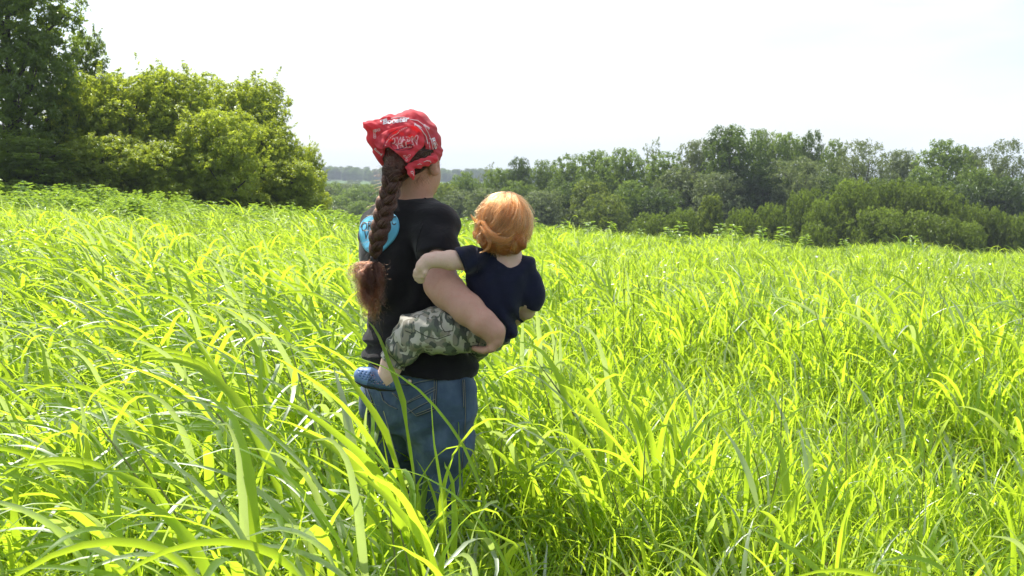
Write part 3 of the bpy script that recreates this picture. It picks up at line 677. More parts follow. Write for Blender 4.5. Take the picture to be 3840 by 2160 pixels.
# ------------------------------------------------------------------ organic modelling: distance fields -> surface nets
BIG = 0.35
class Field:
    def __init__(s, lo, hi, h):
        s.lo = np.asarray(lo, float); s.h = h
        s.n = np.ceil((np.asarray(hi, float) - s.lo) / h).astype(int) + 1
        s.ax = [s.lo[k] + h * np.arange(s.n[k]) for k in range(3)]
        s.F = np.full(s.n, BIG, dtype=np.float32)
    def block(s, lo, hi):
        a = np.clip(np.floor((np.asarray(lo) - s.lo) / s.h).astype(int), 0, s.n); b = np.clip(np.ceil((np.asarray(hi) - s.lo) / s.h).astype(int) + 1, 0, s.n)
        sl = tuple(slice(a[k], b[k]) for k in range(3))
        X, Y, Z = np.meshgrid(*(s.ax[k][sl[k]] for k in range(3)), indexing='ij', sparse=True); return sl, X, Y, Z
    def put(s, prim, k=0.0, mode='add'):
        lo, hi, fn = prim; pad = k + 4 * s.h + 0.012
        sl, X, Y, Z = s.block(np.asarray(lo) - pad, np.asarray(hi) + pad)
        if min(s.F[sl].shape) == 0: return s
        d = fn(X, Y, Z).astype(np.float32); f = s.F[sl]
        if mode == 'add':
            if k > 0:
                hh = np.clip(0.5 + 0.5 * (f - d) / k, 0, 1); s.F[sl] = f * (1 - hh) + d * hh - k * hh * (1 - hh)
            else: s.F[sl] = np.minimum(f, d)
        else:
            d = -d
            if k > 0:
                hh = np.clip(0.5 - 0.5 * (f - d) / k, 0, 1); s.F[sl] = f * (1 - hh) + d * hh + k * hh * (1 - hh)
            else: s.F[sl] = np.maximum(f, d)
        return s
    def band(s, w=0.03):
        I = np.nonzero(np.abs(s.F) < w); return I, s.ax[0][I[0]], s.ax[1][I[1]], s.ax[2][I[2]]
    def warp(s, fn, w=0.04):
        I, x, y, z = s.band(w); s.F[I] += fn(x, y, z).astype(np.float32); return s
    def cut(s, p, nrm, r=None):
        """remove everything on the side nrm points to (only within r of p if given)"""
        nrm = np.asarray(nrm, float) / np.linalg.norm(nrm); p = np.asarray(p, float)
        X, Y, Z = np.meshgrid(*s.ax, indexing='ij', sparse=True)
        d = (X - p[0]) * nrm[0] + (Y - p[1]) * nrm[1] + (Z - p[2]) * nrm[2]
        if r is not None:
            q = np.sqrt((X - p[0]) ** 2 + (Y - p[1]) ** 2 + (Z - p[2]) ** 2) - r; d = np.minimum(d, -q)
        s.F = np.maximum(s.F, d.astype(np.float32)); return s
    def mesh(s, relax=1):
        F = s.F; ins = F < 0; nx, ny, nz = F.shape
        cs = [(i, j, k) for i in (0, 1) for j in (0, 1) for k in (0, 1)]
        cnt = np.zeros((nx - 1, ny - 1, nz - 1), np.int8)
        for i, j, k in cs: cnt += ins[i:nx - 1 + i, j:ny - 1 + j, k:nz - 1 + k]
        act = np.nonzero((cnt > 0) & (cnt < 8)); n = len(act[0])
        idx = np.full(cnt.shape, -1, np.int32); idx[act] = np.arange(n)
        acc = np.zeros((n, 3)); w = np.zeros(n)
        val = {c: F[act[0] + c[0], act[1] + c[1], act[2] + c[2]] for c in cs}
        for a in cs:
            for ax in range(3):
                if a[ax]: continue
                b = list(a); b[ax] = 1; b = tuple(b); fa, fb = val[a], val[b]; m = (fa < 0) != (fb < 0)
                t = np.where(m, fa / np.where(m, fa - fb, 1), 0)
                p = np.tile(np.array(a, float), (n, 1)); p[:, ax] += t; acc += p * m[:, None]; w += m
        V = s.lo + s.h * (np.stack(act, 1) + acc / w[:, None])
        Q = []
        for ax in range(3):
            u, v = (ax + 1) % 3, (ax + 2) % 3
            a = [slice(None)] * 3; b = [slice(None)] * 3; a[ax] = slice(0, -1); b[ax] = slice(1, None)
            A, B = ins[tuple(a)], ins[tuple(b)]
            E = np.nonzero(A != B); E = np.stack(E, 1); ok = (E[:, u] > 0) & (E[:, v] > 0) & (E[:, u] < s.n[u] - 1) & (E[:, v] < s.n[v] - 1); E = E[ok]
            q = []
            for du, dv in ((-1, -1), (0, -1), (0, 0), (-1, 0)):
                c = E.copy(); c[:, u] += du; c[:, v] += dv; q.append(idx[c[:, 0], c[:, 1], c[:, 2]])
            q = np.stack(q, 1); fl = ~A[E[:, 0], E[:, 1], E[:, 2]]; q[fl] = q[fl][:, ::-1]; Q.append(q)
        Q = np.concatenate(Q)
        for _ in range(relax):                                   # one light Laplacian pass takes the voxel steps off
            S = np.zeros_like(V); c = np.zeros(len(V))
            for k in range(4):
                a, b = Q[:, k], Q[:, (k + 1) % 4]; np.add.at(S, a, V[b]); np.add.at(c, a, 1)
            V = V * 0.5 + 0.5 * S / np.maximum(c, 1)[:, None]
        return V, Q

def cone(a, b, ra, rb, flat=None, q=1.0):
    a = np.asarray(a, float); b = np.asarray(b, float); ba = b - a; L = max(float(ba @ ba), 1e-9); R_ = max(ra, rb) * max(1.0, 1.0 / q if q < 1 else q)
    def fn(X, Y, Z):
        t = np.clip(((X - a[0]) * ba[0] + (Y - a[1]) * ba[1] + (Z - a[2]) * ba[2]) / L, 0, 1)
        dx, dy, dz = X - a[0] - t * ba[0], Y - a[1] - t * ba[1], Z - a[2] - t * ba[2]
        if flat is not None:
            e = (dx * flat[0] + dy * flat[1] + dz * flat[2]) * (1.0 / q - 1.0); dx, dy, dz = dx + e * flat[0], dy + e * flat[1], dz + e * flat[2]
        d = np.sqrt(dx * dx + dy * dy + dz * dz) - (ra + t * (rb - ra)); return d * (min(1.0, q) if flat is not None else 1.0)
    return np.minimum(a, b) - R_, np.maximum(a, b) + R_, fn

def ell(c, r, yaw=0.0, tilt=0.0):
    """ellipsoid; yaw turns it clockwise about z, tilt about its own right axis"""
    c = np.asarray(c, float); r = np.asarray(r, float); cy_, sy_ = math.cos(yaw), math.sin(yaw); ct, st = math.cos(tilt), math.sin(tilt)
    def fn(X, Y, Z):
        x, y, z = X - c[0], Y - c[1], Z - c[2]; p, f = x * cy_ - y * sy_, x * sy_ + y * cy_; f, z = f * ct + z * st, -f * st + z * ct
        k0 = np.sqrt((p / r[0]) ** 2 + (f / r[1]) ** 2 + (z / r[2]) ** 2); k1 = np.sqrt((p / r[0] ** 2) ** 2 + (f / r[1] ** 2) ** 2 + (z / r[2] ** 2) ** 2)
        return k0 * (k0 - 1) / np.maximum(k1, 1e-6)
    m = r.max(); return c - m, c + m, fn

def loft(rows, Y0, yaw, ratio, grow=0.0, dY=None):
    """elliptic sections from the rows (v, u_left, u_right) seen at depth Y0; ratio = depth / width"""
    z, cx, a, b, cyy = [], [], [], [], []
    for i, (v, ul, ur) in enumerate(rows):
        pl, pr_ = at(ul, v, Y0), at(ur, v, Y0); w = (pr_[0] - pl[0]) / 2
        k = ratio[i] if isinstance(ratio, (list, tuple)) else ratio
        A = w / math.sqrt(math.cos(yaw) ** 2 + k * k * math.sin(yaw) ** 2)
        z.append(pl[2]); cx.append((pl[0] + pr_[0]) / 2); a.append(A + grow); b.append(A * k + grow); cyy.append(Y0 + (dY[i] if dY else 0))
    o = np.argsort(z); z, cx, a, b, cyy = (np.array(x)[o] for x in (z, cx, a, b, cyy)); cy_, sy_ = math.cos(yaw), math.sin(yaw)
    def fn(X, Y, Z):
        zz = np.asarray(Z); f = lambda arr: np.interp(zz.ravel(), z, arr).reshape(zz.shape)
        C, A, B, Yc = f(cx), f(a), f(b), f(cyy); x, y = X - C, Y - Yc; p, q = x * cy_ - y * sy_, x * sy_ + y * cy_
        d = (np.sqrt((p / A) ** 2 + (q / B) ** 2) - 1) * np.minimum(A, B)
        return np.maximum(d, np.maximum(zz - z[-1], z[0] - zz))
    m = a.max() + 0.02; return np.array((cx.min() - m, cyy.min() - m, z[0])), np.array((cx.max() + m, cyy.max() + m, z[-1])), fn

def chain(pts):
    """points (u, v, Y, r in metres) -> cones"""
    P = [(at(u, v, Y), r) for u, v, Y, r in pts]
    return [cone(P[i][0], P[i + 1][0], P[i][1], P[i + 1][1]) for i in range(len(P) - 1)]

def bvh_of(V, F): return BVHTree.FromPolygons([tuple(p) for p in V], [tuple(int(i) for i in q) for q in F])
def hit(bvh, u, v, off=0.0012, default=None):
    d = at(u, v, 3.0) - CAM; d = Vector(d / np.linalg.norm(d)); loc, nor, i, _ = bvh.ray_cast(Vector(CAM), d)
    if loc is None: return default
    if nor.dot(d) > 0: nor = -nor
    return np.array(loc + nor * off)

def smooth_poly(pts, n=6):
    """closed Catmull-Rom through 2-D points"""
    P = np.array(pts, float); out = []
    for i in range(len(P)):
        p0, p1, p2, p3 = P[i - 1], P[i], P[(i + 1) % len(P)], P[(i + 2) % len(P)]
        for t in np.arange(n) / n:
            out.append(0.5 * ((2 * p1) + (-p0 + p2) * t + (2 * p0 - 5 * p1 + 4 * p2 - p3) * t ** 2 + (-p0 + 3 * p1 - 3 * p2 + p3) * t ** 3))
    return np.array(out)

def patch(bvh, outline, off, rings=7, thick=0.0):
    """a fan patch laid on a surface"""
    c = outline.mean(0); V, F = [], []; n = len(outline); p = hit(bvh, *c, off); V.append(p)
    for k in range(1, rings + 1):
        for q in outline:
            w = c + (q - c) * k / rings; h_ = hit(bvh, w[0], w[1], off); V.append(V[-1] if h_ is None else h_)
    for j in range(n): F.append((0, 1 + j, 1 + (j + 1) % n))
    for k in range(rings - 1):
        for j in range(n):
            a = 1 + k * n; F.append((a + j, a + n + j, a + n + (j + 1) % n, a + (j + 1) % n))
    if thick:                                                    # a turned-down rim
        o = len(V); cvec = np.array(CAM); 
        for j in range(n):
            q = V[1 + (rings - 1) * n + j]; d = q - cvec; d /= np.linalg.norm(d); V.append(q + d * thick)
        for j in range(n): F.append((1 + (rings - 1) * n + j, o + j, o + (j + 1) % n, 1 + (rings - 1) * n + (j + 1) % n))
    return np.array(V), F

def seam(bvh, pts, r=0.0013, off=0.0008, step=6, closed=False):
    P = [np.array(p, float) for p in pts]; out = []
    if closed: P.append(P[0])
    for a, b in zip(P[:-1], P[1:]):
        m = max(1, int(np.linalg.norm(b - a) / step))
        for t in np.arange(m) / m: out.append(a + (b - a) * t)
    out.append(P[-1]); H_ = [hit(bvh, q[0], q[1], off) for q in out]; H_ = [h_ for h_ in H_ if h_ is not None]
    if len(H_) < 2: return np.zeros((0, 3)), []
    return tube(np.array(H_), r, 5)

def text_mesh(s, bold=0.0):
    c = bpy.data.curves.new('t', 'FONT'); c.body = s; c.size = 1.0; c.offset = bold; c.resolution_u = 3; c.fill_mode = 'FRONT'
    o = bpy.data.objects.new('t', c); COL.objects.link(o); dg = bpy.context.evaluated_depsgraph_get(); dg.update()
    me = o.evaluated_get(dg).to_mesh(); V = np.array([tuple(v.co) for v in me.vertices])[:, :2]; F = [tuple(p.vertices) for p in me.polygons]
    bpy.data.objects.remove(o); bpy.data.curves.remove(c); V[:, 0] -= V[:, 0].min(); V[:, 1] -= V[:, 1].min(); return V, F
def lettering(bvh, s, o, ex, ey, off, bold=0.0):
    """text whose box is spanned by pixel vectors ex (whole width) and ey (height) from the lower left corner o"""
    V, F = text_mesh(s, bold); V = V / V.max(0); out = []
    for x, y in V:
        h_ = hit(bvh, o[0] + ex[0] * x + ey[0] * y, o[1] + ex[1] * x + ey[1] * y, off); out.append(out[-1] if h_ is None and out else (h_ if h_ is not None else at(o[0], o[1], 2.9)))
    return np.array(out), F

def hair_curves(name, strands, radius, m, parent, base, taper=True):
    n = [len(s) for s in strands]; hc = bpy.data.hair_curves.new(name); hc.add_curves(n)
    P = (np.concatenate(strands) - np.asarray(base)).astype(np.float32); hc.points.foreach_set('position', P.ravel())
    rr = np.concatenate([radius * (np.linspace(1, 0.35, k) if taper else np.ones(k)) for k in n]).astype(np.float32); hc.points.foreach_set('radius', rr)
    hc.materials.append(m); return link(bpy.data.objects.new(name, hc), parent)

def hair_mat(name, color, rough=0.35, rnd=0.25):
    m, t = new_mat(name); h_ = t.new('ShaderNodeBsdfHairPrincipled'); h_.parametrization = 'COLOR'
    oi = t.new('ShaderNodeHairInfo').outputs['Random']
    t.l.new(t.mix(oi, tuple(c * (1 - rnd) for c in color), tuple(min(1, c * (1 + rnd)) for c in color)), h_.inputs['Color'])
    h_.inputs['Roughness'].default_value = rough; h_.inputs['Radial Roughness'].default_value = 0.5; t.l.new(h_.outputs[0], t.out.inputs['Surface']); return m

# ------------------------------------------------------------------ materials of the people
def skin_mat(name, a, b):
    m, t = new_mat(name); c = t.coord(); n1 = t.noise(c, 16, 5, 0.6); n2 = t.noise(c, 420, 3); n3 = t.noise(c, 60, 4, 0.7)
    col = t.mix(t.ramp(n1, [(0.35, (0, 0, 0)), (0.65, (1, 1, 1))]), a, b); col = t.mix(t.math('MULTIPLY', t.ramp(n3, [(0.5, (0, 0, 0)), (0.72, (1, 1, 1))]), 0.45), col, (a[0] * 1.02, a[1] * 0.72, a[2] * 0.70))
    vo = t.new('ShaderNodeTexVoronoi'); vo.inputs['Scale'].default_value = 95; t.l.new(c, vo.inputs['Vector'])
    col = t.mix(t.math('MULTIPLY', t.ramp(vo.outputs['Distance'], [(0.10, (1, 1, 1)), (0.20, (0, 0, 0))]), t.math('MULTIPLY', n1, 0.5)), col, tuple(x * 0.62 for x in a))
    p = principled(t, Base_Color=t.mix(t.math('MULTIPLY', n2, 0.3), col, tuple(x * 0.75 for x in a)), Roughness=0.58, Specular_IOR_Level=0.3, Subsurface_Weight=0.06, Subsurface_Radius=(0.010, 0.004, 0.002), Subsurface_Scale=0.5)
    b1 = t.new('ShaderNodeBump'); b1.inputs['Strength'].default_value = 0.35; b1.inputs['Distance'].default_value = 0.004; t.l.new(n3, b1.inputs['Height'])
    b2 = t.new('ShaderNodeBump'); b2.inputs['Strength'].default_value = 0.3; b2.inputs['Distance'].default_value = 0.001; t.l.new(n2, b2.inputs['Height']); t.l.new(b1.outputs[0], b2.inputs['Normal']); t.l.new(b2.outputs[0], p.inputs['Normal']); return m
m_skin = skin_mat('adult skin', (0.44, 0.25, 0.185), (0.51, 0.295, 0.22)); m_skin2 = skin_mat('child skin', (0.60, 0.42, 0.33), (0.67, 0.48, 0.38))

def cloth_mat(name, color, weave=900, wr=0.25, sheen=0.25, rough=0.92, fade=None):
    m, t = new_mat(name); c = t.coord(); n1 = t.noise(c, 14, 5); n2 = t.noise(c, weave, 2); n3 = t.noise(t.mapping(c, (1, 1, 1.6)), 30, 4, 0.5, 0.6)
    col = t.mix(n1, tuple(x * 0.8 for x in color), tuple(x * 1.25 for x in color)); col = t.mix(t.math('MULTIPLY', n2, 0.3), col, tuple(x * 1.6 for x in color))
    p = principled(t, Base_Color=col, Roughness=rough, Sheen_Weight=sheen, Sheen_Roughness=0.5, Specular_IOR_Level=0.08)
    b = t.new('ShaderNodeBump'); b.inputs['Strength'].default_value = wr; b.inputs['Distance'].default_value = 0.012; t.l.new(n3, b.inputs['Height'])
    b2 = t.new('ShaderNodeBump'); b2.inputs['Strength'].default_value = 0.25; b2.inputs['Distance'].default_value = 0.001; t.l.new(n2, b2.inputs['Height']); t.l.new(b.outputs[0], b2.inputs['Normal'])
    t.l.new(b2.outputs[0], p.inputs['Normal']); return m
m_black = cloth_mat('black cotton', (0.012, 0.0115, 0.0135), sheen=0.13); m_navy = cloth_mat('navy cotton', (0.012, 0.014, 0.030), sheen=0.12)

m_denim, t = new_mat('blue denim'); c = t.coord(); n1 = t.noise(t.mapping(c, (1, 1, 0.5)), 9, 5, 0.6); n2 = t.noise(t.mapping(c, (900, 900, 260)), 1.0, 2); n3 = t.noise(t.mapping(c, (1, 1, 1.8)), 22, 4, 0.5, 0.8)
col = t.ramp(n1, [(0.25, (0.014, 0.030, 0.056)), (0.5, (0.056, 0.090, 0.158)), (0.75, (0.16, 0.225, 0.31))]); col = t.mix(t.math('MULTIPLY', n2, 0.45), col, (0.075, 0.115, 0.16))
p = principled(t, Base_Color=col, Roughness=0.85, Sheen_Weight=0.08, Specular_IOR_Level=0.15); b = t.new('ShaderNodeBump'); b.inputs['Strength'].default_value = 0.35; b.inputs['Distance'].default_value = 0.012; t.l.new(n3, b.inputs['Height']); t.l.new(b.outputs[0], p.inputs['Normal'])
m_thread = plain('denim seam thread', (0.20, 0.20, 0.18), 0.8); m_seam = plain('denim seam painted shadow', (0.012, 0.022, 0.04), 0.9)
m_metal = plain('worn brass button', (0.42, 0.36, 0.24), 0.35, Metallic=0.8)

m_camo, t = new_mat('camouflage cotton'); c = t.mapping(t.coord(), (1.0, 1.0, 0.62), (0, R(-32), 0))
def patchy(scale, off, dist=1.2): return t.noise(t.mapping(c, (1, 1, 1), (0, 0, 0), (off, off * 1.7, off * 0.6)), scale, 1.5, 0.45, dist)
def over(col, fac, lo, c2):
    mr_ = t.new('ShaderNodeMapRange'); mr_.inputs['From Min'].default_value = lo; mr_.inputs['From Max'].default_value = lo + 0.012; t.l.new(fac, mr_.inputs['Value']); return t.mix(mr_.outputs[0], col, c2)
col = over((0.26, 0.24, 0.185, 1), patchy(27, 0.0), 0.50, (0.135, 0.155, 0.115)); col = over(col, patchy(31, 3.1), 0.56, (0.080, 0.088, 0.076)); col = over(col, patchy(33, 7.7), 0.555, (0.47, 0.45, 0.38))
n2 = t.noise(t.coord(), 900, 2); n3 = t.noise(t.coord(), 30, 4, 0.5, 0.5)
p = principled(t, Base_Color=t.mix(t.math('MULTIPLY', n2, 0.25), col, (0.02, 0.02, 0.02)), Roughness=0.92); b = t.new('ShaderNodeBump'); b.inputs['Strength'].default_value = 0.3; b.inputs['Distance'].default_value = 0.01; t.l.new(n3, b.inputs['Height']); t.l.new(b.outputs[0], p.inputs['Normal'])
m_camo_dk = plain('camouflage seam', (0.05, 0.055, 0.04), 0.9)

m_red, t = new_mat('red printed cotton'); n1 = t.noise(t.coord(), 30, 4); n2 = t.noise(t.coord(), 900, 2); n3 = t.noise(t.mapping(t.coord(), (1, 1, 1.6)), 38, 4, 0.5, 0.8)
col = t.mix(n1, (0.70, 0.055, 0.080), (0.82, 0.10, 0.13)); pr_ = t.new('ShaderNodeBsdfPrincipled'); t.l.new(col, pr_.inputs['Base Color']); pr_.inputs['Roughness'].default_value = 0.8; pr_.inputs['Sheen Weight'].default_value = 0.15
tl = t.new('ShaderNodeBsdfTranslucent'); tl.inputs['Color'].default_value = (0.85, 0.07, 0.085, 1); ms = t.new('ShaderNodeMixShader'); ms.inputs[0].default_value = 0.45
bb = t.bump(n3, 0.3, 0.008); t.l.new(bb, pr_.inputs['Normal']); t.l.new(bb, tl.inputs['Normal']); t.l.new(pr_.outputs[0], ms.inputs[1]); t.l.new(tl.outputs[0], ms.inputs[2]); t.l.new(ms.outputs[0], t.out.inputs['Surface'])
m_white = plain('white print', (0.80, 0.74, 0.76), 0.8); m_pale = plain('white print seen through the cloth', (0.85, 0.46, 0.48), 0.8); m_print_dk = plain('dark print', (0.10, 0.02, 0.05), 0.8)
m_sky = plain('light blue print', (0.13, 0.52, 0.78), 0.6, 0.15, 300, 0.06); m_ink = plain('black print', (0.010, 0.012, 0.016), 0.6)
m_brown = hair_mat('brown hair', (0.050, 0.018, 0.008), 0.35, 0.5); m_auburn = hair_mat('auburn curly hair', (0.040, 0.0125, 0.006), 0.36, 0.6); m_ginger = hair_mat('ginger hair', (0.42, 0.105, 0.026), 0.30, 0.45)
def hair_base(name, color, sx):
    m, t = new_mat(name); n = t.noise(t.mapping(t.coord(), sx), 1.0, 4); p = principled(t, Base_Color=t.mix(n, tuple(x * 0.55 for x in color), tuple(x * 1.4 for x in color)), Roughness=0.55, Specular_IOR_Level=0.15); t.l.new(t.bump(n, 0.5, 0.004), p.inputs['Normal']); return m
m_brown_b = hair_base('brown hair mass', (0.026, 0.009, 0.0045), (260, 260, 40)); m_ginger_b = hair_base('ginger hair mass', (0.30, 0.105, 0.032), (300, 300, 30))
m_tie = plain('black hair tie', (0.012, 0.012, 0.014), 0.6)
m_foam = plain('blue foam clog', (0.055, 0.100, 0.205), 0.38, 0.1, 300); m_foam_sheen = plain('blue foam painted sun sheen', (0.13, 0.22, 0.42), 0.35, 0.1, 300); m_sole = plain('dark clog sole', (0.028, 0.026, 0.028), 0.6); m_speck = plain('clog specks', (0.42, 0.22, 0.24), 0.6)
m_eye_w = plain('eye white', (0.75, 0.74, 0.72), 0.2); m_iris = plain('eye iris', (0.06, 0.035, 0.02), 0.2); m_lip = plain('lips', (0.42, 0.15, 0.13), 0.45)

# ------------------------------------------------------------------ the woman
YAW = R(36); HY = R(30)
BR = np.array((math.cos(YAW), -math.sin(YAW), 0)); BF = np.array((math.sin(YAW), math.cos(YAW), 0))
HR = np.array((math.cos(HY), -math.sin(HY), 0)); HF = np.array((math.sin(HY), math.cos(HY), 0)); UP = np.array((0, 0, 1.0))
W0 = np.array((-0.33, 3.0, float(H(-0.33, 3.0))))
woman = empty('person', W0); tag(woman, 'person with red headscarf and long braid in black T-shirt and jeans, holding a child', 'person')

TORSO = [(712, 1468, 1612), (738, 1446, 1618), (755, 1414, 1648), (784, 1380, 1688), (815, 1360, 1704), (845, 1347, 1706), (885, 1338, 1694), (940, 1334, 1690), (1010, 1336, 1684), (1090, 1350, 1680), (1160, 1374, 1684),
         (1210, 1374, 1704), (1272, 1364, 1734), (1320, 1363, 1764), (1360, 1366, 1788), (1400, 1364, 1794), (1440, 1366, 1790)]
RAT = [0.90, 0.84, 0.74, 0.66, 0.64, 0.66, 0.70, 0.72, 0.74, 0.74, 0.74, 0.76, 0.80, 0.84, 0.88, 0.90, 0.90]
HIPS = [(1330, 1392, 1752), (1375, 1376, 1766), (1429, 1366, 1785), (1470, 1365, 1784), (1514, 1372, 1782), (1560, 1380, 1776), (1600, 1395, 1765)]
HC = at(1550, 566, 2.98)

# body (skin), one continuous surface
B = Field(at(1290, 400, 3.25) * [1, 0, 0] + [0, 2.56, 0.0], at(1930, 400, 2.7) * [1, 0, 0] + [0.03, 3.42, 1.70], 0.005)
B.put(loft(TORSO, 3.0, YAW, RAT, -0.020)).put(loft(HIPS, 3.0, YAW, 0.78, -0.022), 0.02)
B.put(ell(HC, (0.074, 0.094, 0.108), HY), 0.01).put(ell(HC + HF * 0.036 - UP * 0.082, (0.060, 0.068, 0.058), HY), 0.035)
B.put(cone(HC + HF * 0.092 - UP * 0.018, HC + HF * 0.112 - UP * 0.052, 0.008, 0.013), 0.012).put(ell(HC + HF * 0.088 - UP * 0.085, (0.026, 0.014, 0.013), HY), 0.012).put(ell(HC + HF * 0.082 - UP * 0.122, (0.024, 0.022, 0.018), HY), 0.02)
for s in (-1, 1):
    B.put(ell(HC + HF * 0.096 + HR * 0.031 * s - UP * 0.018, (0.017, 0.012, 0.012), HY), 0.012, 'sub')
    B.put(ell(HC + HR * (0.082 * s) - HF * 0.004 - UP * 0.046, (0.011, 0.021, 0.033), HY + s * 0.45), 0.006)
    B.put(ell(HC + HR * (0.093 * s) + HF * 0.004 - UP * 0.044, (0.006, 0.010, 0.018), HY + s * 0.35), 0.006, 'sub')
for c_ in chain([(1548, 650, 2.98, 0.055), (1543, 700, 2.985, 0.056), (1532, 775, 3.0, 0.068)]): B.put(c_, 0.03)
for c_ in chain([(1634, 856, 2.91, 0.050), (1640, 940, 2.858, 0.050), (1654, 1050, 2.80, 0.046), (1678, 1092, 2.765, 0.0495), (1754, 1160, 2.705, 0.0435), (1813, 1212, 2.675, 0.0365), (1852, 1243, 2.665, 0.030)]): B.put(c_, 0.018)
B.put(ell(at(1630, 1076, 2.785), (0.030, 0.036, 0.030)), 0.02)
for c_ in chain([(1412, 856, 3.12, 0.042), (1410, 1000, 3.18, 0.043), (1420, 1080, 3.24, 0.042), (1520, 1150, 3.26, 0.036), (1600, 1190, 3.24, 0.026)]): B.put(c_, 0.018)
B.put(ell(at(1640, 1205, 3.22), (0.045, 0.03, 0.02)), 0.012)
for i in range(4):
    for c_ in chain([(1665, 1203 + 8 * i, 3.215, .009), (1695, 1206 + 9 * i, 3.19, .0085), (1712, 1212 + 9 * i, 3.16, .0075)]): B.put(c_, 0.004)
for c_ in chain([(1852, 1243, 2.668, 0.029), (1857, 1276, 2.668, 0.024)]) + chain([(1848, 1245, 2.69, 0.027), (1852, 1276, 2.715, 0.023)]): B.put(c_, 0.016)
for i in range(4):
    dy = 0.0195 * i; f = (1.0, 1.06, 1.0, 0.84)[3 - i]
    for c_ in chain([(1862 - 2 * i, 1284, 2.650 + dy, .0112), (1846 - 2 * i, 1308, 2.655 + dy, .0104), (1846 - 2 * i - 36 * f, 1316 - 1.5 * i, 2.682 + dy, .0093), (1846 - 2 * i - 62 * f, 1310 - 2 * i, 2.712 + dy, .0080)]): B.put(c_, 0.005)
for c_ in chain([(1842, 1250, 2.70, .014), (1822, 1256, 2.735, .0115), (1800, 1250, 2.755, .009)]): B.put(c_, 0.008)
LEGS = [[(1490, 1490, 3.07, 0.098), (1496, 1660, 3.08, 0.086), (1504, 1820, 3.08, 0.064), (1508, 2000, 3.09, 0.058), (1508, 2240, 3.10, 0.040)],
        [(1655, 1500, 2.94, 0.104), (1652, 1660, 2.935, 0.094), (1634, 1830, 2.93, 0.070), (1624, 2000, 2.93, 0.060), (1618, 2240, 2.94, 0.040)]]
for lg_ in LEGS:
    for c_ in chain([(u, v, Y, r * 0.86) for u, v, Y, r in lg_]): B.put(c_, 0.03)
    u, v, Y, r = lg_[-1]; q_ = at(u, v, Y); B.put(cone((q_[0], q_[1], W0[2] + .05), (q_[0] + .08, q_[1] + .12, W0[2] + .035), .036, .03), 0.02)
V, Q = B.mesh(); obj('body', mesh('body', V, Q, m_skin), woman, W0)
for s in (-1, 1):
    c_ = HC + HF * 0.083 + HR * 0.031 * s - UP * 0.018; bm = bmesh.new(); bmesh.ops.create_uvsphere(bm, u_segments=16, v_segments=10, radius=0.0115)
    bmesh.ops.rotate(bm, verts=bm.verts, cent=(0, 0, 0), matrix=Matrix.Rotation(R(90), 3, 'X')); bmesh.ops.rotate(bm, verts=bm.verts, cent=(0, 0, 0), matrix=Matrix.Rotation(-HY, 3, 'Z'))
    me = bpy.data.meshes.new('eye'); bm.to_mesh(me); bm.free(); me.materials.append(m_eye_w); me.materials.append(m_iris)
    for pl in me.polygons: pl.use_smooth = True; pl.material_index = int(np.dot(np.array(pl.normal), HF) > 0.86)
    e_ = link(bpy.data.objects.new('eye', me), woman); e_.location = c_ - W0

# shirt
def folds_shirt(x, y, z):
    zt = z - 0.80
    side = sstep(-0.20, -0.42, x) * sstep(1.02, 0.93, z)                     # bunched cloth on the left hip
    d = 0.0095 * np.sin(z * 118 + x * 16 + 2.0 * np.sin(x * 21)) * side
    d += 0.0065 * np.sin((z * 0.75 + x * 0.55) * 62 + 1.6 * np.sin(x * 17 + z * 9)) * sstep(1.05, 0.9, z) * (1 - side)
    d += 0.0050 * np.sin((z * 0.5 - x * 0.9) * 75 + 1.3 * np.sin(z * 24)) * sstep(0.95, 1.1, z) * sstep(1.36, 1.2, z)
    d += 0.005 * np.sin((x * 0.92 + z * 0.30) * 88 + 1.2 * np.sin(z * 15)) * sstep(-0.36, -0.28, x) * sstep(1.02, 1.10, z) * sstep(1.32, 1.22, z)
    d += 0.0022 * np.sin(x * 47 + z * 31 + 2 * np.sin(y * 33)) * np.sin(z * 52 - x * 23)
    return d
def folds_tail(x, y, z): return folds_shirt(x, y, z)
T = Field(at(1280, 700, 3.3) * [1, 0, 0] + [0, 2.68, 0.66], at(1860, 700, 2.9) * [1, 0, 0] + [0.02, 3.34, 1.42], 0.0045)
T.put(loft(TORSO, 3.0, YAW, RAT))
T.put(ell(at(1642, 850, 2.92), (0.054, 0.058, 0.056)), 0.05)
SL = Field(T.lo, T.lo, T.h); SL.n, SL.ax, SL.F = T.n, T.ax, np.full(T.n, BIG, dtype=np.float32)
for c_ in chain([(1640, 850, 2.905, 0.064), (1640, 930, 2.86, 0.0655), (1640, 990, 2.835, 0.0665)]): SL.put(c_, 0.02)
ca, cb = at(1643, 940, 2.856), at(1640, 985, 2.836); SL.cut(at(1640, 968, 2.845), cb - ca)
for c_ in chain([(1410, 842, 3.12, 0.052), (1408, 985, 3.175, 0.054)]): SL.put(c_, 0.03)
kk = 0.030; hh_ = np.clip(0.5 + 0.5 * (T.F - SL.F) / kk, 0, 1); T.F = T.F * (1 - hh_) + SL.F * hh_ - kk * hh_ * (1 - hh_); del SL
T.warp(folds_shirt)
hem_n = np.cross(at(1790, 1427, 3.0) - at(1383, 1376, 3.0), np.array((-0.10, 1.0, 0.0))); hem_n *= -np.sign(hem_n[2]); T.cut(at(1590, 1403, 2.9), hem_n)
for c_ in chain([(1550, 690, 2.98, 0.059), (1543, 728, 2.988, 0.0595)]): T.put(c_, 0.003, 'sub')
SV, SQ = T.mesh(); shirt_b = bvh_of(SV, SQ); shirt = obj('shirt', mesh('shirt', SV, SQ, m_black), woman, W0)
shirt['label'] = 'black short sleeved T-shirt with a light blue print on the back'
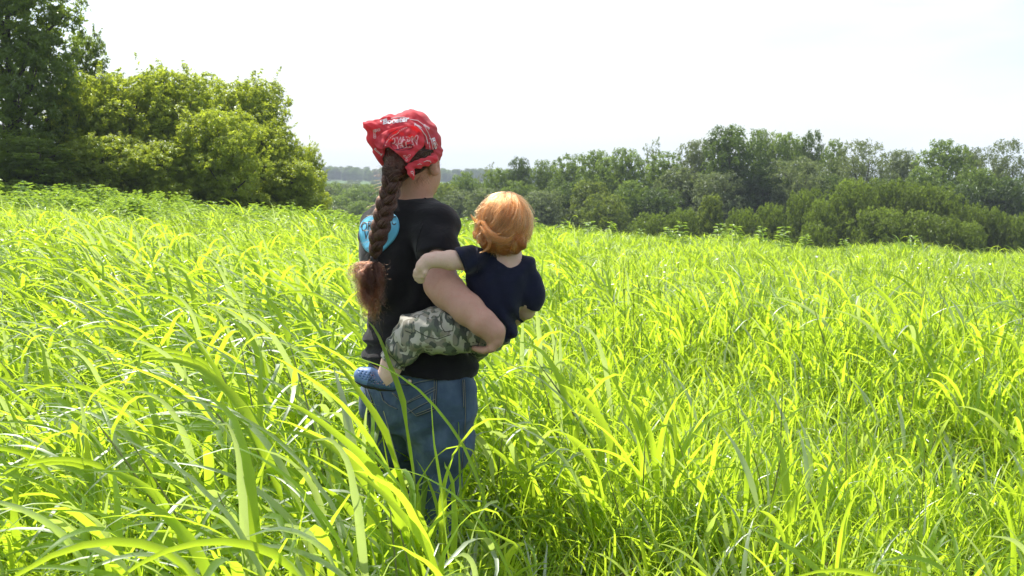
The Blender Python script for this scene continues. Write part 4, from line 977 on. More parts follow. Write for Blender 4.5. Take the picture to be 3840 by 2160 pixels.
V, F = seam(shirt_b, [(1478, 742), (1510, 734), (1550, 731), (1582, 738), (1598, 746)], 0.0022, 0.0004, 5); obj('collar', mesh('collar', V, F, m_black), shirt, W0)
# sleeve hem and shoulder seam
V, F = join([seam(shirt_b, [(1588, 838), (1575, 870), (1566, 905), (1561, 950)], 0.0016), seam(shirt_b, [(1365, 1362), (1390, 1368)], 0.0012)]); obj('seam', mesh('shirt_seam', V, F, m_black), shirt, W0)
# print on the back
heart = smooth_poly([(1349, 872), (1352, 846), (1364, 826), (1382, 813), (1402, 808), (1424, 811), (1446, 803), (1466, 800), (1484, 808), (1495, 826), (1498, 850), (1493, 874), (1480, 898), (1460, 921), (1436, 942), (1412, 951), (1388, 948), (1368, 934), (1355, 906)], 4)
V, F = patch(shirt_b, heart, 0.0016, 9, 0.002); prn = obj('back_print', mesh('back_print', V, F, m_sky), shirt, W0)
V, F = join([lettering(shirt_b, 'ORGANIC', (1357, 870), (130, -26), (2, -34), 0.0032), lettering(shirt_b, 'VALLEY', (1366, 899), (98, -17), (3, -31), 0.0032, 0.004), lettering(shirt_b, 'FAMILY OF FARMS', (1378, 935), (46, -8), (0, -7), 0.0032)])
obj('print_lettering', mesh('print_lettering', V, F, m_ink, False), shirt, W0)
V, F = seam(shirt_b, [tuple(q) for q in (heart[::2] - heart.mean(0)) * 0.965 + heart.mean(0)], 0.0005, 0.0018, 8, True); obj('print_outline', mesh('print_outline', V, F, m_ink), shirt, W0)

# jeans
J = Field(at(1300, 1300, 3.2) * [1, 0, 0] + [0, 2.72, W0[2] + 0.02], at(1850, 1300, 2.9) * [1, 0, 0] + [0.0, 3.3, 0.93], 0.005)
J.put(loft(HIPS, 3.0, YAW, 0.80, 0.0))
for lg_ in LEGS:
    for c_ in chain(lg_): J.put(c_, 0.035)
J.put(ell(at(1608, 1520, 2.915), (0.098, 0.08, 0.080)), 0.06).put(ell(at(1450, 1520, 3.01), (0.080, 0.07, 0.078)), 0.06)
J.put(cone(at(1497, 1505, 2.83), at(1512, 1640, 2.86), 0.006, 0.014), 0.03, 'sub')
def folds_jeans(x, y, z):
    d = 0.0035 * np.sin((z * 0.8 + x * 0.6) * 60 + 1.8 * np.sin(x * 19)) * sstep(0.74, 0.60, z)
    d += 0.0032 * np.sin((z * 0.7 - x * 0.8) * 70 + 1.5 * np.sin(z * 17)) * sstep(0.80, 0.70, z) + 0.002 * np.sin(x * 60 + 2 * np.sin(z * 40)) * np.sin(z * 55)
    return d
J.warp(folds_jeans); JV, JQ = J.mesh(); jeans_b = bvh_of(JV, JQ); jeans = obj('jeans', mesh('jeans', JV, JQ, m_denim), woman, W0)
pk = np.array([(1474, 1398), (1520, 1398), (1565, 1400), (1600, 1402), (1636, 1405), (1636, 1440), (1634, 1490), (1633, 1532), (1600, 1546), (1562, 1559), (1520, 1520), (1474, 1474)], float)
def dense(p, n=3): return np.array([p[i] + (p[(i + 1) % len(p)] - p[i]) * t for i in range(len(p)) for t in np.arange(n) / n])
V, F = patch(jeans_b, dense(pk), 0.0035, 7, 0.006); obj('back_pocket', mesh('back_pocket', V, F, m_denim), jeans, W0)
flp = np.array([(1470, 1394), (1555, 1396), (1638, 1402), (1636, 1427), (1605, 1430), (1570, 1438), (1540, 1446), (1505, 1443), (1470, 1436)], float)
V, F = patch(jeans_b, dense(flp), 0.0065, 5, 0.006); obj('pocket_flap', mesh('pocket_flap', V, F, m_denim), jeans, W0)
pk2 = np.array([(1370, 1440), (1378, 1456), (1392, 1492), (1401, 1526), (1391, 1538), (1381, 1549), (1374, 1515)], float)
V, F = patch(jeans_b, dense(pk2), 0.003, 5, 0.005); obj('back_pocket', mesh('back_pocket', V, F, m_denim), jeans, W0)
seams = [[(1473, 1432), (1508, 1440), (1540, 1443), (1572, 1435), (1606, 1428), (1634, 1425)], [(1636, 1404), (1635, 1470), (1632, 1532), (1598, 1545), (1562, 1558)], [(1562, 1558), (1520, 1518), (1474, 1474)], [(1628, 1410), (1627, 1470), (1625, 1526), (1594, 1538), (1562, 1550)],
         [(1474, 1472), (1510, 1494), (1536, 1506)], [(1516, 1516), (1560, 1496), (1600, 1478), (1632, 1462)], [(1532, 1546), (1570, 1524), (1605, 1507), (1632, 1496)], [(1534, 1504), (1560, 1490), (1596, 1470), (1630, 1452)],
         [(1378, 1452), (1392, 1490), (1402, 1527), (1382, 1550)], [(1384, 1500), (1396, 1522)], [(1428, 1466), (1440, 1500), (1462, 1518), (1490, 1532)], [(1732, 1425), (1734, 1480), (1735, 1526)], [(1738, 1425), (1740, 1480), (1742, 1560), (1738, 1660), (1724, 1780)], [(1371, 1446), (1378, 1500), (1386, 1600)]]
V, F = join([seam(jeans_b, q, 0.0010, 0.0078 if i == 0 else 0.0045) for i, q in enumerate(seams)]); st = obj('stitching', mesh('stitching', V, F, m_thread), jeans, W0)
V, F = join([seam(jeans_b, [(a + 3, b_ + 3) for a, b_ in q], 0.0010, 0.0030) for q in seams]); obj('seam', mesh('jeans_seam', V, F, m_seam), jeans, W0)  # dark copies shifted beside the stitching, a painted seam shadow
bc = hit(jeans_b, 1539, 1431, 0.010); bn = (CAM - bc) / np.linalg.norm(CAM - bc)
bv, bf = [], []; ax1 = np.cross(bn, UP); ax1 /= np.linalg.norm(ax1); ax2 = np.cross(ax1, bn)
for k, (r_, h_) in enumerate(((0.0, 0.003), (0.004, 0.0028), (0.0075, 0.0022), (0.009, 0.0008), (0.0092, -0.003))):
    for j in range(16): bv.append(bc + bn * h_ + (ax1 * math.cos(j * math.pi / 8) + ax2 * math.sin(j * math.pi / 8)) * max(r_, 1e-4))
for k in range(4):
    for j in range(16): bf.append((k * 16 + j, k * 16 + (j + 1) % 16, k * 16 + 16 + (j + 1) % 16, k * 16 + 16 + j))
obj('button', mesh('button', np.array(bv), bf, m_metal), jeans, W0)
for lg_ in LEGS:                                                              # shoes, deep in the grass
    u, v, Y, r = lg_[-1]; q_ = at(u, v, Y); K = Field(q_ - [0.12, 0.12, 0.2], q_ + [0.2, 0.26, 0.1], 0.006); z0 = W0[2]
    K.put(cone((q_[0], q_[1], z0 + .05), (q_[0] + .09, q_[1] + .14, z0 + .035), .048, .040)).put(cone((q_[0], q_[1], z0 + .05), (q_[0], q_[1], z0 + .13), .048, .05), 0.02).cut((0, 0, z0 + 0.005), (0, 0, -1))
    V, Q = K.mesh(); obj('shoe', mesh('shoe', V, Q, m_sole), woman, W0)

# hair under the scarf and the braid
g = G(91)
HB = Field(HC - [0.20, 0.20, 0.17], HC + [0.14, 0.15, 0.15], 0.004)
HB.put(ell(HC + UP * 0.004 - HF * 0.012, (0.083, 0.096, 0.112), HY)).put(cone(at(1520, 600, 2.925), at(1476, 650, 2.868), 0.062, 0.036), 0.03).put(cone(at(1560, 625, 2.93), at(1490, 650, 2.875), 0.040, 0.024), 0.02)
HB.put(ell(at(1588, 640, 2.912), (0.028, 0.03, 0.022), HY), 0.02)
HB.cut(HC + HF * 0.036, HF + 0.25 * UP * 0).cut(at(1560, 652, 2.9), (0.55, 0.0, -1.0)); HB.cut(HC - UP * 0.085, (0, 0.5, -1))
HB.warp(lambda x, y, z: 0.002 * np.sin((x * 0.7 - z) * 210 + 2 * np.sin(x * 60)))
HV, HQ = HB.mesh(); hair_b = bvh_of(HV, HQ); hair = obj('hair', mesh('hair', HV, HQ, m_brown_b), woman, W0)
st_ = []
for _ in range(1300):
    u0, v0 = g.uniform(1440, 1612), g.uniform(475, 650); P_ = []
    tu, tv = 1474 + g.normal(0, 12), 648 + g.normal(0, 8); L_ = g.uniform(0.25, 0.7); bowl = g.normal(0, 10)
    for t_ in np.linspace(0, 1, 7):
        q_ = t_ * L_; uu = u0 + (tu - u0) * q_ + bowl * math.sin(3.1 * t_); vv = v0 + (tv - v0) * q_ ** 1.15; h_ = hit(hair_b, uu, vv, 0.0006 + 0.0008 * g.uniform())
        if h_ is None: break
        P_.append(h_)
    if len(P_) > 3 and np.abs(np.diff(np.array(P_)[:, 1])).max() < 0.012: st_.append(np.array(P_))
ho_ = hair_curves('hair_strands', st_, 0.00035, m_brown, hair, W0); ho_['kind'] = 'stuff'

path = np.array([(1487, 628, 2.868, .030), (1473, 660, 2.856, .0275), (1465, 692, 2.850, .0275), (1457, 738, 2.846, .027), (1441, 782, 2.842, .0262), (1433, 830, 2.836, .0265), (1420, 878, 2.832, .0255), (1411, 915, 2.832, .0215), (1406, 945, 2.832, .0165), (1403, 968, 2.834, .0105)])
pw = np.array([at(*r_[:3]) for r_ in path]); seglen = np.r_[0, np.cumsum(np.linalg.norm(np.diff(pw, axis=0), axis=1))]; NB = 150
sN = np.linspace(0, seglen[-1], NB); cen = np.stack([np.interp(sN, seglen, pw[:, k]) for k in range(3)], 1); rad = np.interp(sN, seglen, path[:, 3])
for _ in range(4): cen[1:-1] = (cen[:-2] + 2 * cen[1:-1] + cen[2:]) / 4
tan = np.gradient(cen, axis=0); tan /= np.linalg.norm(tan, axis=1, keepdims=True); latr = np.cross(tan, np.array((0.35, 1.0, 0))); latr /= np.linalg.norm(latr, axis=1, keepdims=True); dep = np.cross(latr, tan)
braid = empty('braid', (0, 0, 0)); braid.parent = woman; fib = []
per = 0.104
for s in range(3):
    ph = sN / per * 2 * math.pi + s * 2 * math.pi / 3 + 0.4; A_ = rad * 0.54 * (1 + 0.10 * np.sin(sN * 61 + s)); C_ = cen + latr * (A_ * np.sin(ph))[:, None] + dep * (rad * 0.40 * np.sin(2 * ph))[:, None]
    rr = rad * 0.62 * (1 + 0.14 * np.sin(2 * ph + 1.0) + 0.06 * np.sin(sN * 83 + 2 * s)); V, F = tube(C_, rr, 14); obj('braid_strand', mesh('braid_strand', V, F, m_brown_b), braid, W0)
    T_ = np.gradient(C_, axis=0); T_ /= np.linalg.norm(T_, axis=1, keepdims=True); n_ = np.cross(T_, np.array((0.3, 1, 0.1))); n_ /= np.linalg.norm(n_, axis=1, keepdims=True); b_ = np.cross(T_, n_)
    for _ in range(380):
        a0 = g.uniform(0, 6.283); tw = g.normal(0.0, 0.9); i0 = g.integers(0, NB - 40); i1 = min(NB, i0 + g.integers(36, 110)); ii_ = np.arange(i0, i1, 3); an = a0 + tw * ii_ / NB * 3; q_ = rr[ii_] * g.uniform(1.0, 1.06)
        fib.append(C_[ii_] + n_[ii_] * (np.cos(an) * q_)[:, None] + b_[ii_] * (np.sin(an) * q_)[:, None])
for _ in range(110):                                                          # flyaway hairs
    i0 = g.integers(0, NB - 12); p0 = cen[i0] + latr[i0] * rad[i0] * g.choice((-1, 1)) * 0.9 + dep[i0] * rad[i0] * 0.3; d_ = latr[i0] * g.normal(-0.5, 0.7) + UP * g.normal(-0.1, 0.6) - dep[i0] * g.uniform(0, .6); d_ /= np.linalg.norm(d_)
    t_ = np.linspace(0, 1, 6)[:, None]; L_ = g.uniform(0.012, 0.034); fib.append(p0 + d_ * L_ * t_ + np.array((-0.4, 0, -0.4)) * L_ * t_ ** 2)
fo = hair_curves('braid_fibres', fib, 0.00042, m_brown, braid, W0); fo['kind'] = 'stuff'
tie = at(1403, 962, 2.834), at(1402, 984, 2.834); V, F = tube(np.array([tie[0] + (tie[1] - tie[0]) * t_ for t_ in np.linspace(0, 1, 7)]), np.array([.0095, .0125, .0115, .0128, .0115, .0122, .009]), 14); obj('hair_tie', mesh('hair_tie', V, F, m_tie), braid, W0)
curls = []
locks = [(g.normal(1382, 30), g.uniform(1060, 1185), g.normal(0, 0.016), g.uniform(7, 17), g.uniform(0, 6.28), g.uniform(0.005, 0.012)) for _ in range(46)]
for k in range(1500):
    lu, lv, ly, fr, a0, am = locks[k % 46]; p0 = at(1402 + g.normal(0, 4), 978, 2.834 + g.normal(0, 0.004)); p1 = at(lu + g.normal(0, 5), lv - abs(lu - 1390) * 0.4 + g.normal(0, 14), 2.825 + ly + g.normal(0, 0.004))
    n_ = 24; t_ = np.linspace(0, 1, n_); P_ = p0 + (p1 - p0) * t_[:, None]; bul = np.sin(np.pi * t_ ** 0.62); P_[:, 0] += bul * (-0.006 + (lu - 1390) / 1200 * 0.32 + g.normal(0, 0.004)); P_[:, 1] += bul * (ly * 0.8 - 0.004)
    q_ = am * np.minimum(1, t_ * 2.2) * g.uniform(0.75, 1.25); a1 = a0 + g.normal(0, 0.35)
    P_[:, 0] += q_ * np.cos(fr * t_ + a1); P_[:, 1] += q_ * np.sin(fr * t_ + a1); P_[:, 2] += 0.8 * q_ * np.sin(fr * t_ * 1.07 + a1 * 2); curls.append(P_)
for k in range(420):
    t_ = np.linspace(0, 1, 18); p0 = at(1398 + g.normal(0, 14), 985 + 190 * g.uniform() ** 1.3, 2.832 + g.normal(0, 0.012)); d_ = np.array((g.normal(-0.25, .6), g.normal(-.2, .4), g.normal(-.45, .5))); L_ = g.uniform(0.02, 0.055); a0, f0 = g.uniform(0, 6.28), g.uniform(6, 14)
    P_ = p0 + d_ * L_ * t_[:, None] + np.array((0, 0, -0.4)) * L_ * (t_ ** 2)[:, None]; P_[:, 0] += 0.005 * (np.cos(f0 * t_ + a0) - math.cos(a0)); P_[:, 2] += 0.005 * (np.sin(f0 * t_ + a0) - math.sin(a0)); curls.append(P_)
for k in range(60):                                                           # loose frizz beside the tie
    p0 = at(1398, 985, 2.832); d_ = np.array((-abs(g.normal(0.5, .3)), -0.1, g.normal(0.05, 0.4))); t_ = np.linspace(0, 1, 10)[:, None]; L_ = g.uniform(0.03, 0.065)
    curls.append(p0 + d_ * L_ * t_ + np.array((0, 0, -1)) * L_ * 0.8 * t_ ** 2 + 0.003 * np.concatenate([np.sin(t_ * 14), 0 * t_, np.cos(t_ * 14)], 1))
co_ = hair_curves('braid_tail', curls, 0.00032, m_auburn, braid, W0); co_['label'] = 'loose curly auburn end of the braid'; co_['kind'] = 'stuff'

# headscarf
def poly_sdf(pu, pv, poly):
    P_ = np.array(poly, float); d_ = np.full(pu.shape, 1e9); ins = np.zeros(pu.shape, bool); n_ = len(P_)
    for i in range(n_):
        a, b = P_[i], P_[(i + 1) % n_]; e = b - a; t_ = np.clip(((pu - a[0]) * e[0] + (pv - a[1]) * e[1]) / (e @ e), 0, 1); d_ = np.minimum(d_, (pu - a[0] - t_ * e[0]) ** 2 + (pv - a[1] - t_ * e[1]) ** 2)
        c = ((a[1] > pv) != (b[1] > pv)) & (pu < (b[0] - a[0]) * (pv - a[1]) / (b[1] - a[1] + 1e-12) + a[0]); ins ^= c
    return np.where(ins, -1, 1) * np.sqrt(d_)
KF = Field(HC - [0.21, 0.20, 0.12], HC + [0.14, 0.15, 0.15], 0.003)
KF.put(ell(HC + UP * 0.007 - HF * 0.006, (0.087, 0.102, 0.116), HY))
KF.put(cone(at(1520, 506, 2.935), at(1380, 474, 2.90), 0.0625, 0.006), 0.03).put(cone(at(1490, 545, 2.94), at(1400, 520, 2.915), 0.055, 0.012), 0.02).put(cone(at(1384, 476, 2.90), at(1413, 566, 2.92), 0.010, 0.011), 0.02).put(cone(at(1413, 566, 2.92), at(1440, 622, 2.93), 0.011, 0.008), 0.012)
KF.put(cone(at(1450, 446, 2.93), at(1528, 437, 2.95), 0.008, 0.007), 0.018)
I, x, y, z = KF.band(0.2); pu, pv = 1920 + FPX * (x - CAM[0]) / ((y - CAM[1]) * math.cos(PITCH) - (z - CAM[2]) * math.sin(PITCH)), 1080 - FPX * ((y - CAM[1]) * math.sin(PITCH) + (z - CAM[2]) * math.cos(PITCH)) / ((y - CAM[1]) * math.cos(PITCH) - (z - CAM[2]) * math.sin(PITCH))
sheet = np.maximum(poly_sdf(pu, pv, [(1368, 463), (1400, 449), (1440, 440), (1500, 450), (1470, 560), (1440, 622), (1430, 612), (1402, 569), (1378, 512)]) * 2.92 / FPX, np.abs(y - 2.918 - 0.006 * np.sin(z * 60) - 0.05 * (x + 0.37)) - 0.008)
hh_ = np.clip(0.5 + 0.5 * (KF.F[I] - sheet) / 0.014, 0, 1); KF.F[I] = (KF.F[I] * (1 - hh_) + sheet * hh_ - 0.014 * hh_ * (1 - hh_)).astype(np.float32)
KF.warp(lambda x, y, z: 0.0040 * (np.sqrt(np.abs(np.sin((x * 0.85 + z * 0.5) * 40 + 1.5 * np.sin(z * 30)))) - 0.7) + 0.0022 * np.sin((z - x * 0.6) * 120 + 2.2 * np.sin(x * 44)) + 0.0012 * np.sin((z + x) * 260 + 2 * np.sin(z * 90)))
inner = KF.F + 0.0065; KF.F = np.maximum(KF.F, -inner)
KF.cut(at(1640, 588, 2.9), np.array((0.40, -0.10, -1.0)))
def project(x, y, z):
    dx, dy, dz = x - CAM[0], y - CAM[1], z - CAM[2]; f = dy * math.cos(PITCH) - dz * math.sin(PITCH); u_ = dy * math.sin(PITCH) + dz * math.cos(PITCH); return 1920 + FPX * dx / f, 1080 - FPX * u_ / f
OPEN = [(1446, 545), (1452, 510), (1470, 490), (1495, 479), (1530, 472), (1560, 476), (1584, 500), (1594, 545), (1599, 604), (1560, 640), (1500, 668), (1450, 650), (1443, 606), (1444, 575)]
I, x, y, z = KF.band(0.03); pu, pv = project(x, y, z); dp = poly_sdf(pu, pv, OPEN) * 2.9 / FPX; back = y < HC[1] - 0.012
KF.F[I] = np.where(back, np.maximum(KF.F[I], -dp), KF.F[I]).astype(np.float32)
KV, KQ = KF.mesh(); scarf_b = bvh_of(KV, KQ); scarf = obj('headscarf', mesh('headscarf', KV, KQ, m_red), woman, W0); scarf['label'] = 'red printed headscarf puffed up by the wind'
# the loose corner, turned inside out
fl = smooth_poly([(1404, 538), (1418, 512), (1446, 492), (1486, 478), (1530, 470), (1562, 476), (1584, 500), (1592, 528), (1588, 548), (1566, 568), (1546, 592), (1528, 610), (1510, 594), (1488, 574), (1464, 556), (1446, 546), (1432, 560), (1414, 552)], 4)
V, F = [], []; c0 = fl.mean(0); rings = 14; n_ = len(fl)
def flap_Y(u, v):
    b_ = 2.872 - 0.020 * sstep(480, 610, v) - 0.012 * math.exp(-((u - 1520) / 60) ** 2)
    return b_ + 0.0055 * math.sin(u * 0.085 + v * 0.05) + 0.004 * math.sin(v * 0.16 - u * 0.07 + math.sin(u * 0.05)) + 0.002 * math.sin(u * 0.23 + v * 0.11) + 0.016 * sstep(1450, 1405, u)
V.append(at(c0[0], c0[1], flap_Y(*c0)))
for k in range(1, rings + 1):
    for q_ in fl: w_ = c0 + (q_ - c0) * k / rings; V.append(at(w_[0], w_[1], flap_Y(*w_)))
for j in range(n_): F.append((0, 1 + j, 1 + (j + 1) % n_))
for k in range(rings - 1):
    for j in range(n_): a = 1 + k * n_; F.append((a + j, a + n_ + j, a + n_ + (j + 1) % n_, a + (j + 1) % n_))
FV = np.array(V); flap_b = bvh_of(FV, F); fo = obj('scarf_flap', mesh('scarf_flap', FV, F, m_red), scarf, W0); md = fo.modifiers.new('cloth', 'SOLIDIFY'); md.thickness = 0.0016; md.offset = 0
# lettering on the flap, mirrored as it shows through from the other side
V, F = join([lettering(flap_b, 'ORGANIC', (1572, 528), (-100, 12), (-4, -22), 0.0024, 0.016), lettering(flap_b, 'VALLEY', (1572, 546), (-86, 16), (-4, -22), 0.0024, 0.018)])
obj('flap_lettering', mesh('flap_lettering', V, F, m_pale, False), scarf, W0)
dots = []
def disc(bvh, u, v, r, off, n=7):
    c_ = hit(bvh, u, v, off)
    if c_ is None: return None
    d_ = (CAM - c_) / np.linalg.norm(CAM - c_); a1 = np.cross(d_, UP); a1 /= np.linalg.norm(a1); a2 = np.cross(a1, d_); ph = np.arange(n) * 2 * math.pi / n
    return np.stack([c_ + (a1 * math.cos(p_) + a2 * math.sin(p_)) * r for p_ in ph]), [tuple(range(n))]
for t_ in np.linspace(0, 1, 17): dots.append(disc(flap_b, 1447 + 78 * t_ ** 1.3, 545 - 66 * t_ ** 0.75, 0.0018, 0.0024))
tre = [smooth_poly([(1525, 592), (1517, 588), (1514, 582), (1522, 584)], 4), smooth_poly([(1526, 592), (1536, 588), (1541, 581), (1531, 583)], 4), smooth_poly([(1525, 593), (1529, 600), (1525, 606), (1522, 599)], 4)]
dots = [d_ for d_ in dots if d_ is not None]
V, F = join(dots + [seam(flap_b, [tuple(p_) for p_ in q_], 0.0007, 0.0018, 3, True) for q_ in tre]); obj('flap_print', mesh('flap_print', V, F, m_pale, False), scarf, W0)
V, F = join([seam(flap_b, [(1438, 552), (1446, 524), (1464, 500), (1490, 484)], 0.0007, 0.0015, 4), seam(flap_b, [(1466, 530), (1466, 548), (1478, 562), (1500, 566), (1530, 562), (1552, 552)], 0.0006, 0.0015, 4), seam(flap_b, [(1486, 563), (1500, 560), (1512, 554), (1526, 544), (1538, 541), (1545, 546)], 0.0015, 0.0015, 4)])
obj('flap_border', mesh('flap_border', V, F, m_print_dk), scarf, W0)
# white print on the outside
wp = [lettering(scarf_b, 'Booster', (1436, 468), (98, -12), (2, -20), 0.0012, 0.05), lettering(scarf_b, 'GOOD', (1398, 486), (2, 34), (11, -1), 0.0012, 0.01), lettering(scarf_b, 'GO', (1405, 495), (22, -4), (-1, -10), 0.0012, 0.01),
      lettering(scarf_b, 'OO', (1562, 505), (22, -6), (2, 9), 0.0012, 0.01), lettering(scarf_b, 'farm', (1424, 452), (26, -10), (3, 8), 0.0012, 0.02), lettering(scarf_b, 'fresh', (1556, 462), (24, 16), (-4, 8), 0.0012, 0.02), lettering(scarf_b, 'Yes', (1548, 470), (20, 18), (-8, 12), 0.0012, 0.03),
      lettering(scarf_b, 'Rea', (1617, 520), (14, 40), (12, -4), 0.0012, 0.01), lettering(scarf_b, 'local', (1590, 466), (20, 14), (-3, 8), 0.0012, 0.02), lettering(scarf_b, 'food', (1402, 560), (28, 24), (5, -7), 0.0012, 0.01)]
lines = [seam(scarf_b, [(1466, 446), (1490, 440), (1515, 440), (1533, 446)], 0.0008, 0.0006, 4), seam(scarf_b, [(1537, 448), (1565, 452), (1590, 470), (1606, 500), (1618, 530), (1624, 560)], 0.0009, 0.0006, 4), seam(scarf_b, [(1553, 462), (1580, 486), (1598, 512), (1604, 540)], 0.0012, 0.0006, 4), seam(scarf_b, [(1610, 520), (1632, 530), (1640, 545)], 0.0009, 0.0006, 4)]
dd = [disc(scarf_b, 1468 + 62 * t_, 441 - 2 * math.sin(3.1 * t_) + 3 * t_, 0.0012, 0.001) for t_ in np.linspace(0, 1, 12)] + [disc(scarf_b, 1609 + 4 * math.sin(t_ * 2), 535 + 60 * t_, 0.0012, 0.001) for t_ in np.linspace(0, 1, 14)]
V, F = join(wp + lines + [d_ for d_ in dd if d_ is not None]); obj('scarf_print', mesh('scarf_print', V, F, m_white, False), scarf, W0)
# tied band behind the ear with its knot tail
KB = Field(at(1500, 700, 2.86) - [0.02, 0.08, 0.02], at(1660, 560, 2.9) + [0.02, 0.08, 0.02], 0.0022)
pts_ = [(1628, 596, 2.885, .0125), (1600, 606, 2.872, .0125), (1568, 615, 2.862, .0125), (1540, 626, 2.856, .011)]
for c_ in chain(pts_): KB.put(c_, 0.004)
KB.put(ell(at(1536, 628, 2.852), (0.010, 0.010, 0.011)), 0.006)
for c_ in chain([(1534, 630, 2.850, .010), (1543, 650, 2.846, .0105), (1552, 670, 2.845, .004)]): KB.put(c_, 0.006)
KB.warp(lambda x, y, z: 0.0012 * np.sin((z + x * 0.4) * 420) + 0.001 * np.sin(x * 260)); V, Q = KB.mesh(); band_b = bvh_of(V, Q); obj('scarf_band', mesh('scarf_band', V, Q, m_red), scarf, W0)
V, F = join([seam(band_b, q_, 0.0008, 0.0006, 3) for q_ in ([(1588, 608), (1600, 603), (1612, 604), (1616, 610)], [(1566, 618), (1574, 614), (1580, 617)], [(1540, 645), (1547, 642), (1551, 648), (1546, 651), (1541, 648)], [(1548, 651), (1552, 660)])])
obj('band_print', mesh('band_print', V, F, m_white), scarf, W0)
wsp = []
for _ in range(60):
    p0 = at(g.uniform(1440, 1450), g.uniform(610, 660), 2.89) if g.uniform() < .5 else at(g.uniform(1600, 1655), g.uniform(600, 655), 2.915); d_ = np.array((g.normal(-0.4, .6), g.normal(0, .3), g.normal(-.1, .6))); t_ = np.linspace(0, 1, 9)[:, None]; L_ = g.uniform(.010, .028); a0 = g.uniform(0, 6)
    wsp.append(p0 + d_ * L_ * t_ + np.array((-.6, 0, -.5)) * L_ * t_ ** 2 + 0.003 * np.concatenate([np.sin(t_ * 6 + a0) - math.sin(a0), 0 * t_, np.cos(t_ * 5 + a0) - math.cos(a0)], 1))
for _ in range(60):
    p0 = at(g.uniform(1530, 1610), g.uniform(655, 668), 2.92); t_ = np.linspace(0, 1, 9)[:, None]; L_ = g.uniform(.015, .035); a0 = g.uniform(0, 6)
    wsp.append(p0 + np.array((g.normal(0, .4), -.15, -1)) * L_ * t_ + 0.004 * np.concatenate([np.sin(t_ * 5 + a0) - math.sin(a0), 0 * t_, 0 * t_], 1))
wo = hair_curves('hair_wisps', wsp, 0.00022, m_brown, hair, W0); wo['kind'] = 'stuff'

# ------------------------------------------------------------------ the small child on her arm
C0 = at(1850, 1300, 2.80); child = empty('person', C0); tag(child, 'small child with ginger hair, navy T-shirt and camouflage trousers carried on an arm', 'person', None)
CH = at(1892, 838, 2.815); CTOR = [(945, 1850, 1945), (958, 1815, 1962), (975, 1785, 1984), (1005, 1764, 1998), (1045, 1752, 2000), (1090, 1750, 1988), (1140, 1752, 1970), (1185, 1760, 1952), (1215, 1772, 1938), (1245, 1790, 1934), (1265, 1815, 1922), (1282, 1850, 1900)]
CRAT = [0.75, 0.7, 0.62, 0.62, 0.66, 0.68, 0.70, 0.72, 0.75, 0.75, 0.75, 0.75]
CB = Field(at(1290, 700, 2.8) * [1, 0, 0] + [0, 2.60, at(0, 1480, 2.8)[2]], at(2060, 700, 2.8) * [1, 0, 0] + [0, 3.20, at(0, 720, 2.8)[2]], 0.0032)
CB.put(loft(CTOR, 2.815, 0.0, CRAT, -0.009)).put(ell(CH, (0.066, 0.080, 0.078), R(-8)), 0.01).put(ell(CH + np.array((-0.008, 0.035, -0.045)), (0.050, 0.050, 0.045), R(-8)), 0.03)
CB.put(ell(CH + np.array((-0.014, 0.086, -0.03)), (0.008, 0.012, 0.010)), 0.012)
for s in (-1, 1): CB.put(ell(CH + np.array((0.029 * s - 0.012, 0.080, -0.012)), (0.012, 0.010, 0.009)), 0.010, 'sub'); CB.put(ell(CH + np.array((0.069 * s, 0.0, -0.022)), (0.008, 0.014, 0.020), 0.4 * s), 0.006)
for c_ in chain([(1900, 915, 2.815, .034), (1903, 950, 2.815, .035), (1900, 990, 2.82, .045)]): CB.put(c_, 0.02)
for c_ in chain([(1795, 982, 2.815, .022), (1742, 977, 2.758, .0265), (1688, 976, 2.722, .0268), (1636, 974, 2.708, .0215), (1606, 977, 2.704, .0195)]): CB.put(c_, 0.012)
for c_ in chain([(1604, 979, 2.704, .0195), (1586, 998, 2.706, .0185), (1577, 1014, 2.710, .0150)]): CB.put(c_, 0.010)
for i, (du, dv) in enumerate(((-11, 4), (-3, 8), (5, 9), (12, 7))):            # fingers over the crook of the arm
    k_ = (1572 + 1.15 * du, 1012 + dv, 2.704 - 0.001 * i, .0072)
    for c_ in chain([k_, (k_[0] - 3 + i, k_[1] + 17, 2.703 + .002 * (3 - i), .0066), (k_[0] + 1 + i, k_[1] + 33 + 4 * (i in (1, 2)), 2.714, .0052)]): CB.put(c_, 0.0025)
for c_ in chain([(1592, 1004, 2.700, .009), (1594, 1022, 2.694, .0072), (1590, 1038, 2.698, .0056)]): CB.put(c_, 0.005)
for c_ in chain([(1978, 1015, 2.82, .028), (1990, 1130, 2.82, .026), (1975, 1165, 2.85, .024), (1930, 1200, 2.92, .019), (1900, 1215, 2.95, .017)]): CB.put(c_, 0.012)
for i in range(4):
    for c_ in chain([(1892, 1210 + 5 * i, 2.96, .007), (1878, 1214 + 6 * i, 2.975, .0062), (1868, 1222 + 6 * i, 2.972, .005)]): CB.put(c_, 0.003)
for c_ in chain([(1900, 1208, 2.945, .008), (1888, 1202, 2.965, .0065)]): CB.put(c_, 0.004)
for c_ in chain([(1790, 1238, 2.80, .058), (1555, 1252, 2.785, .044), (1470, 1365, 2.785, .031), (1455, 1408, 2.785, .0275), (1452, 1425, 2.785, .024)]): CB.put(c_, 0.015)
for c_ in chain([(1448, 1426, 2.785, .021), (1380, 1416, 2.785, .019), (1352, 1408, 2.785, .015)]): CB.put(c_, 0.012)
for c_ in chain([(1838, 1240, 2.86, .058), (1778, 1296, 3.06, .042), (1725, 1400, 3.13, .028), (1715, 1440, 3.14, .022)]): CB.put(c_, 0.015)
V, Q = CB.mesh(); obj('body', mesh('child_body', V, Q, m_skin2), child, C0)
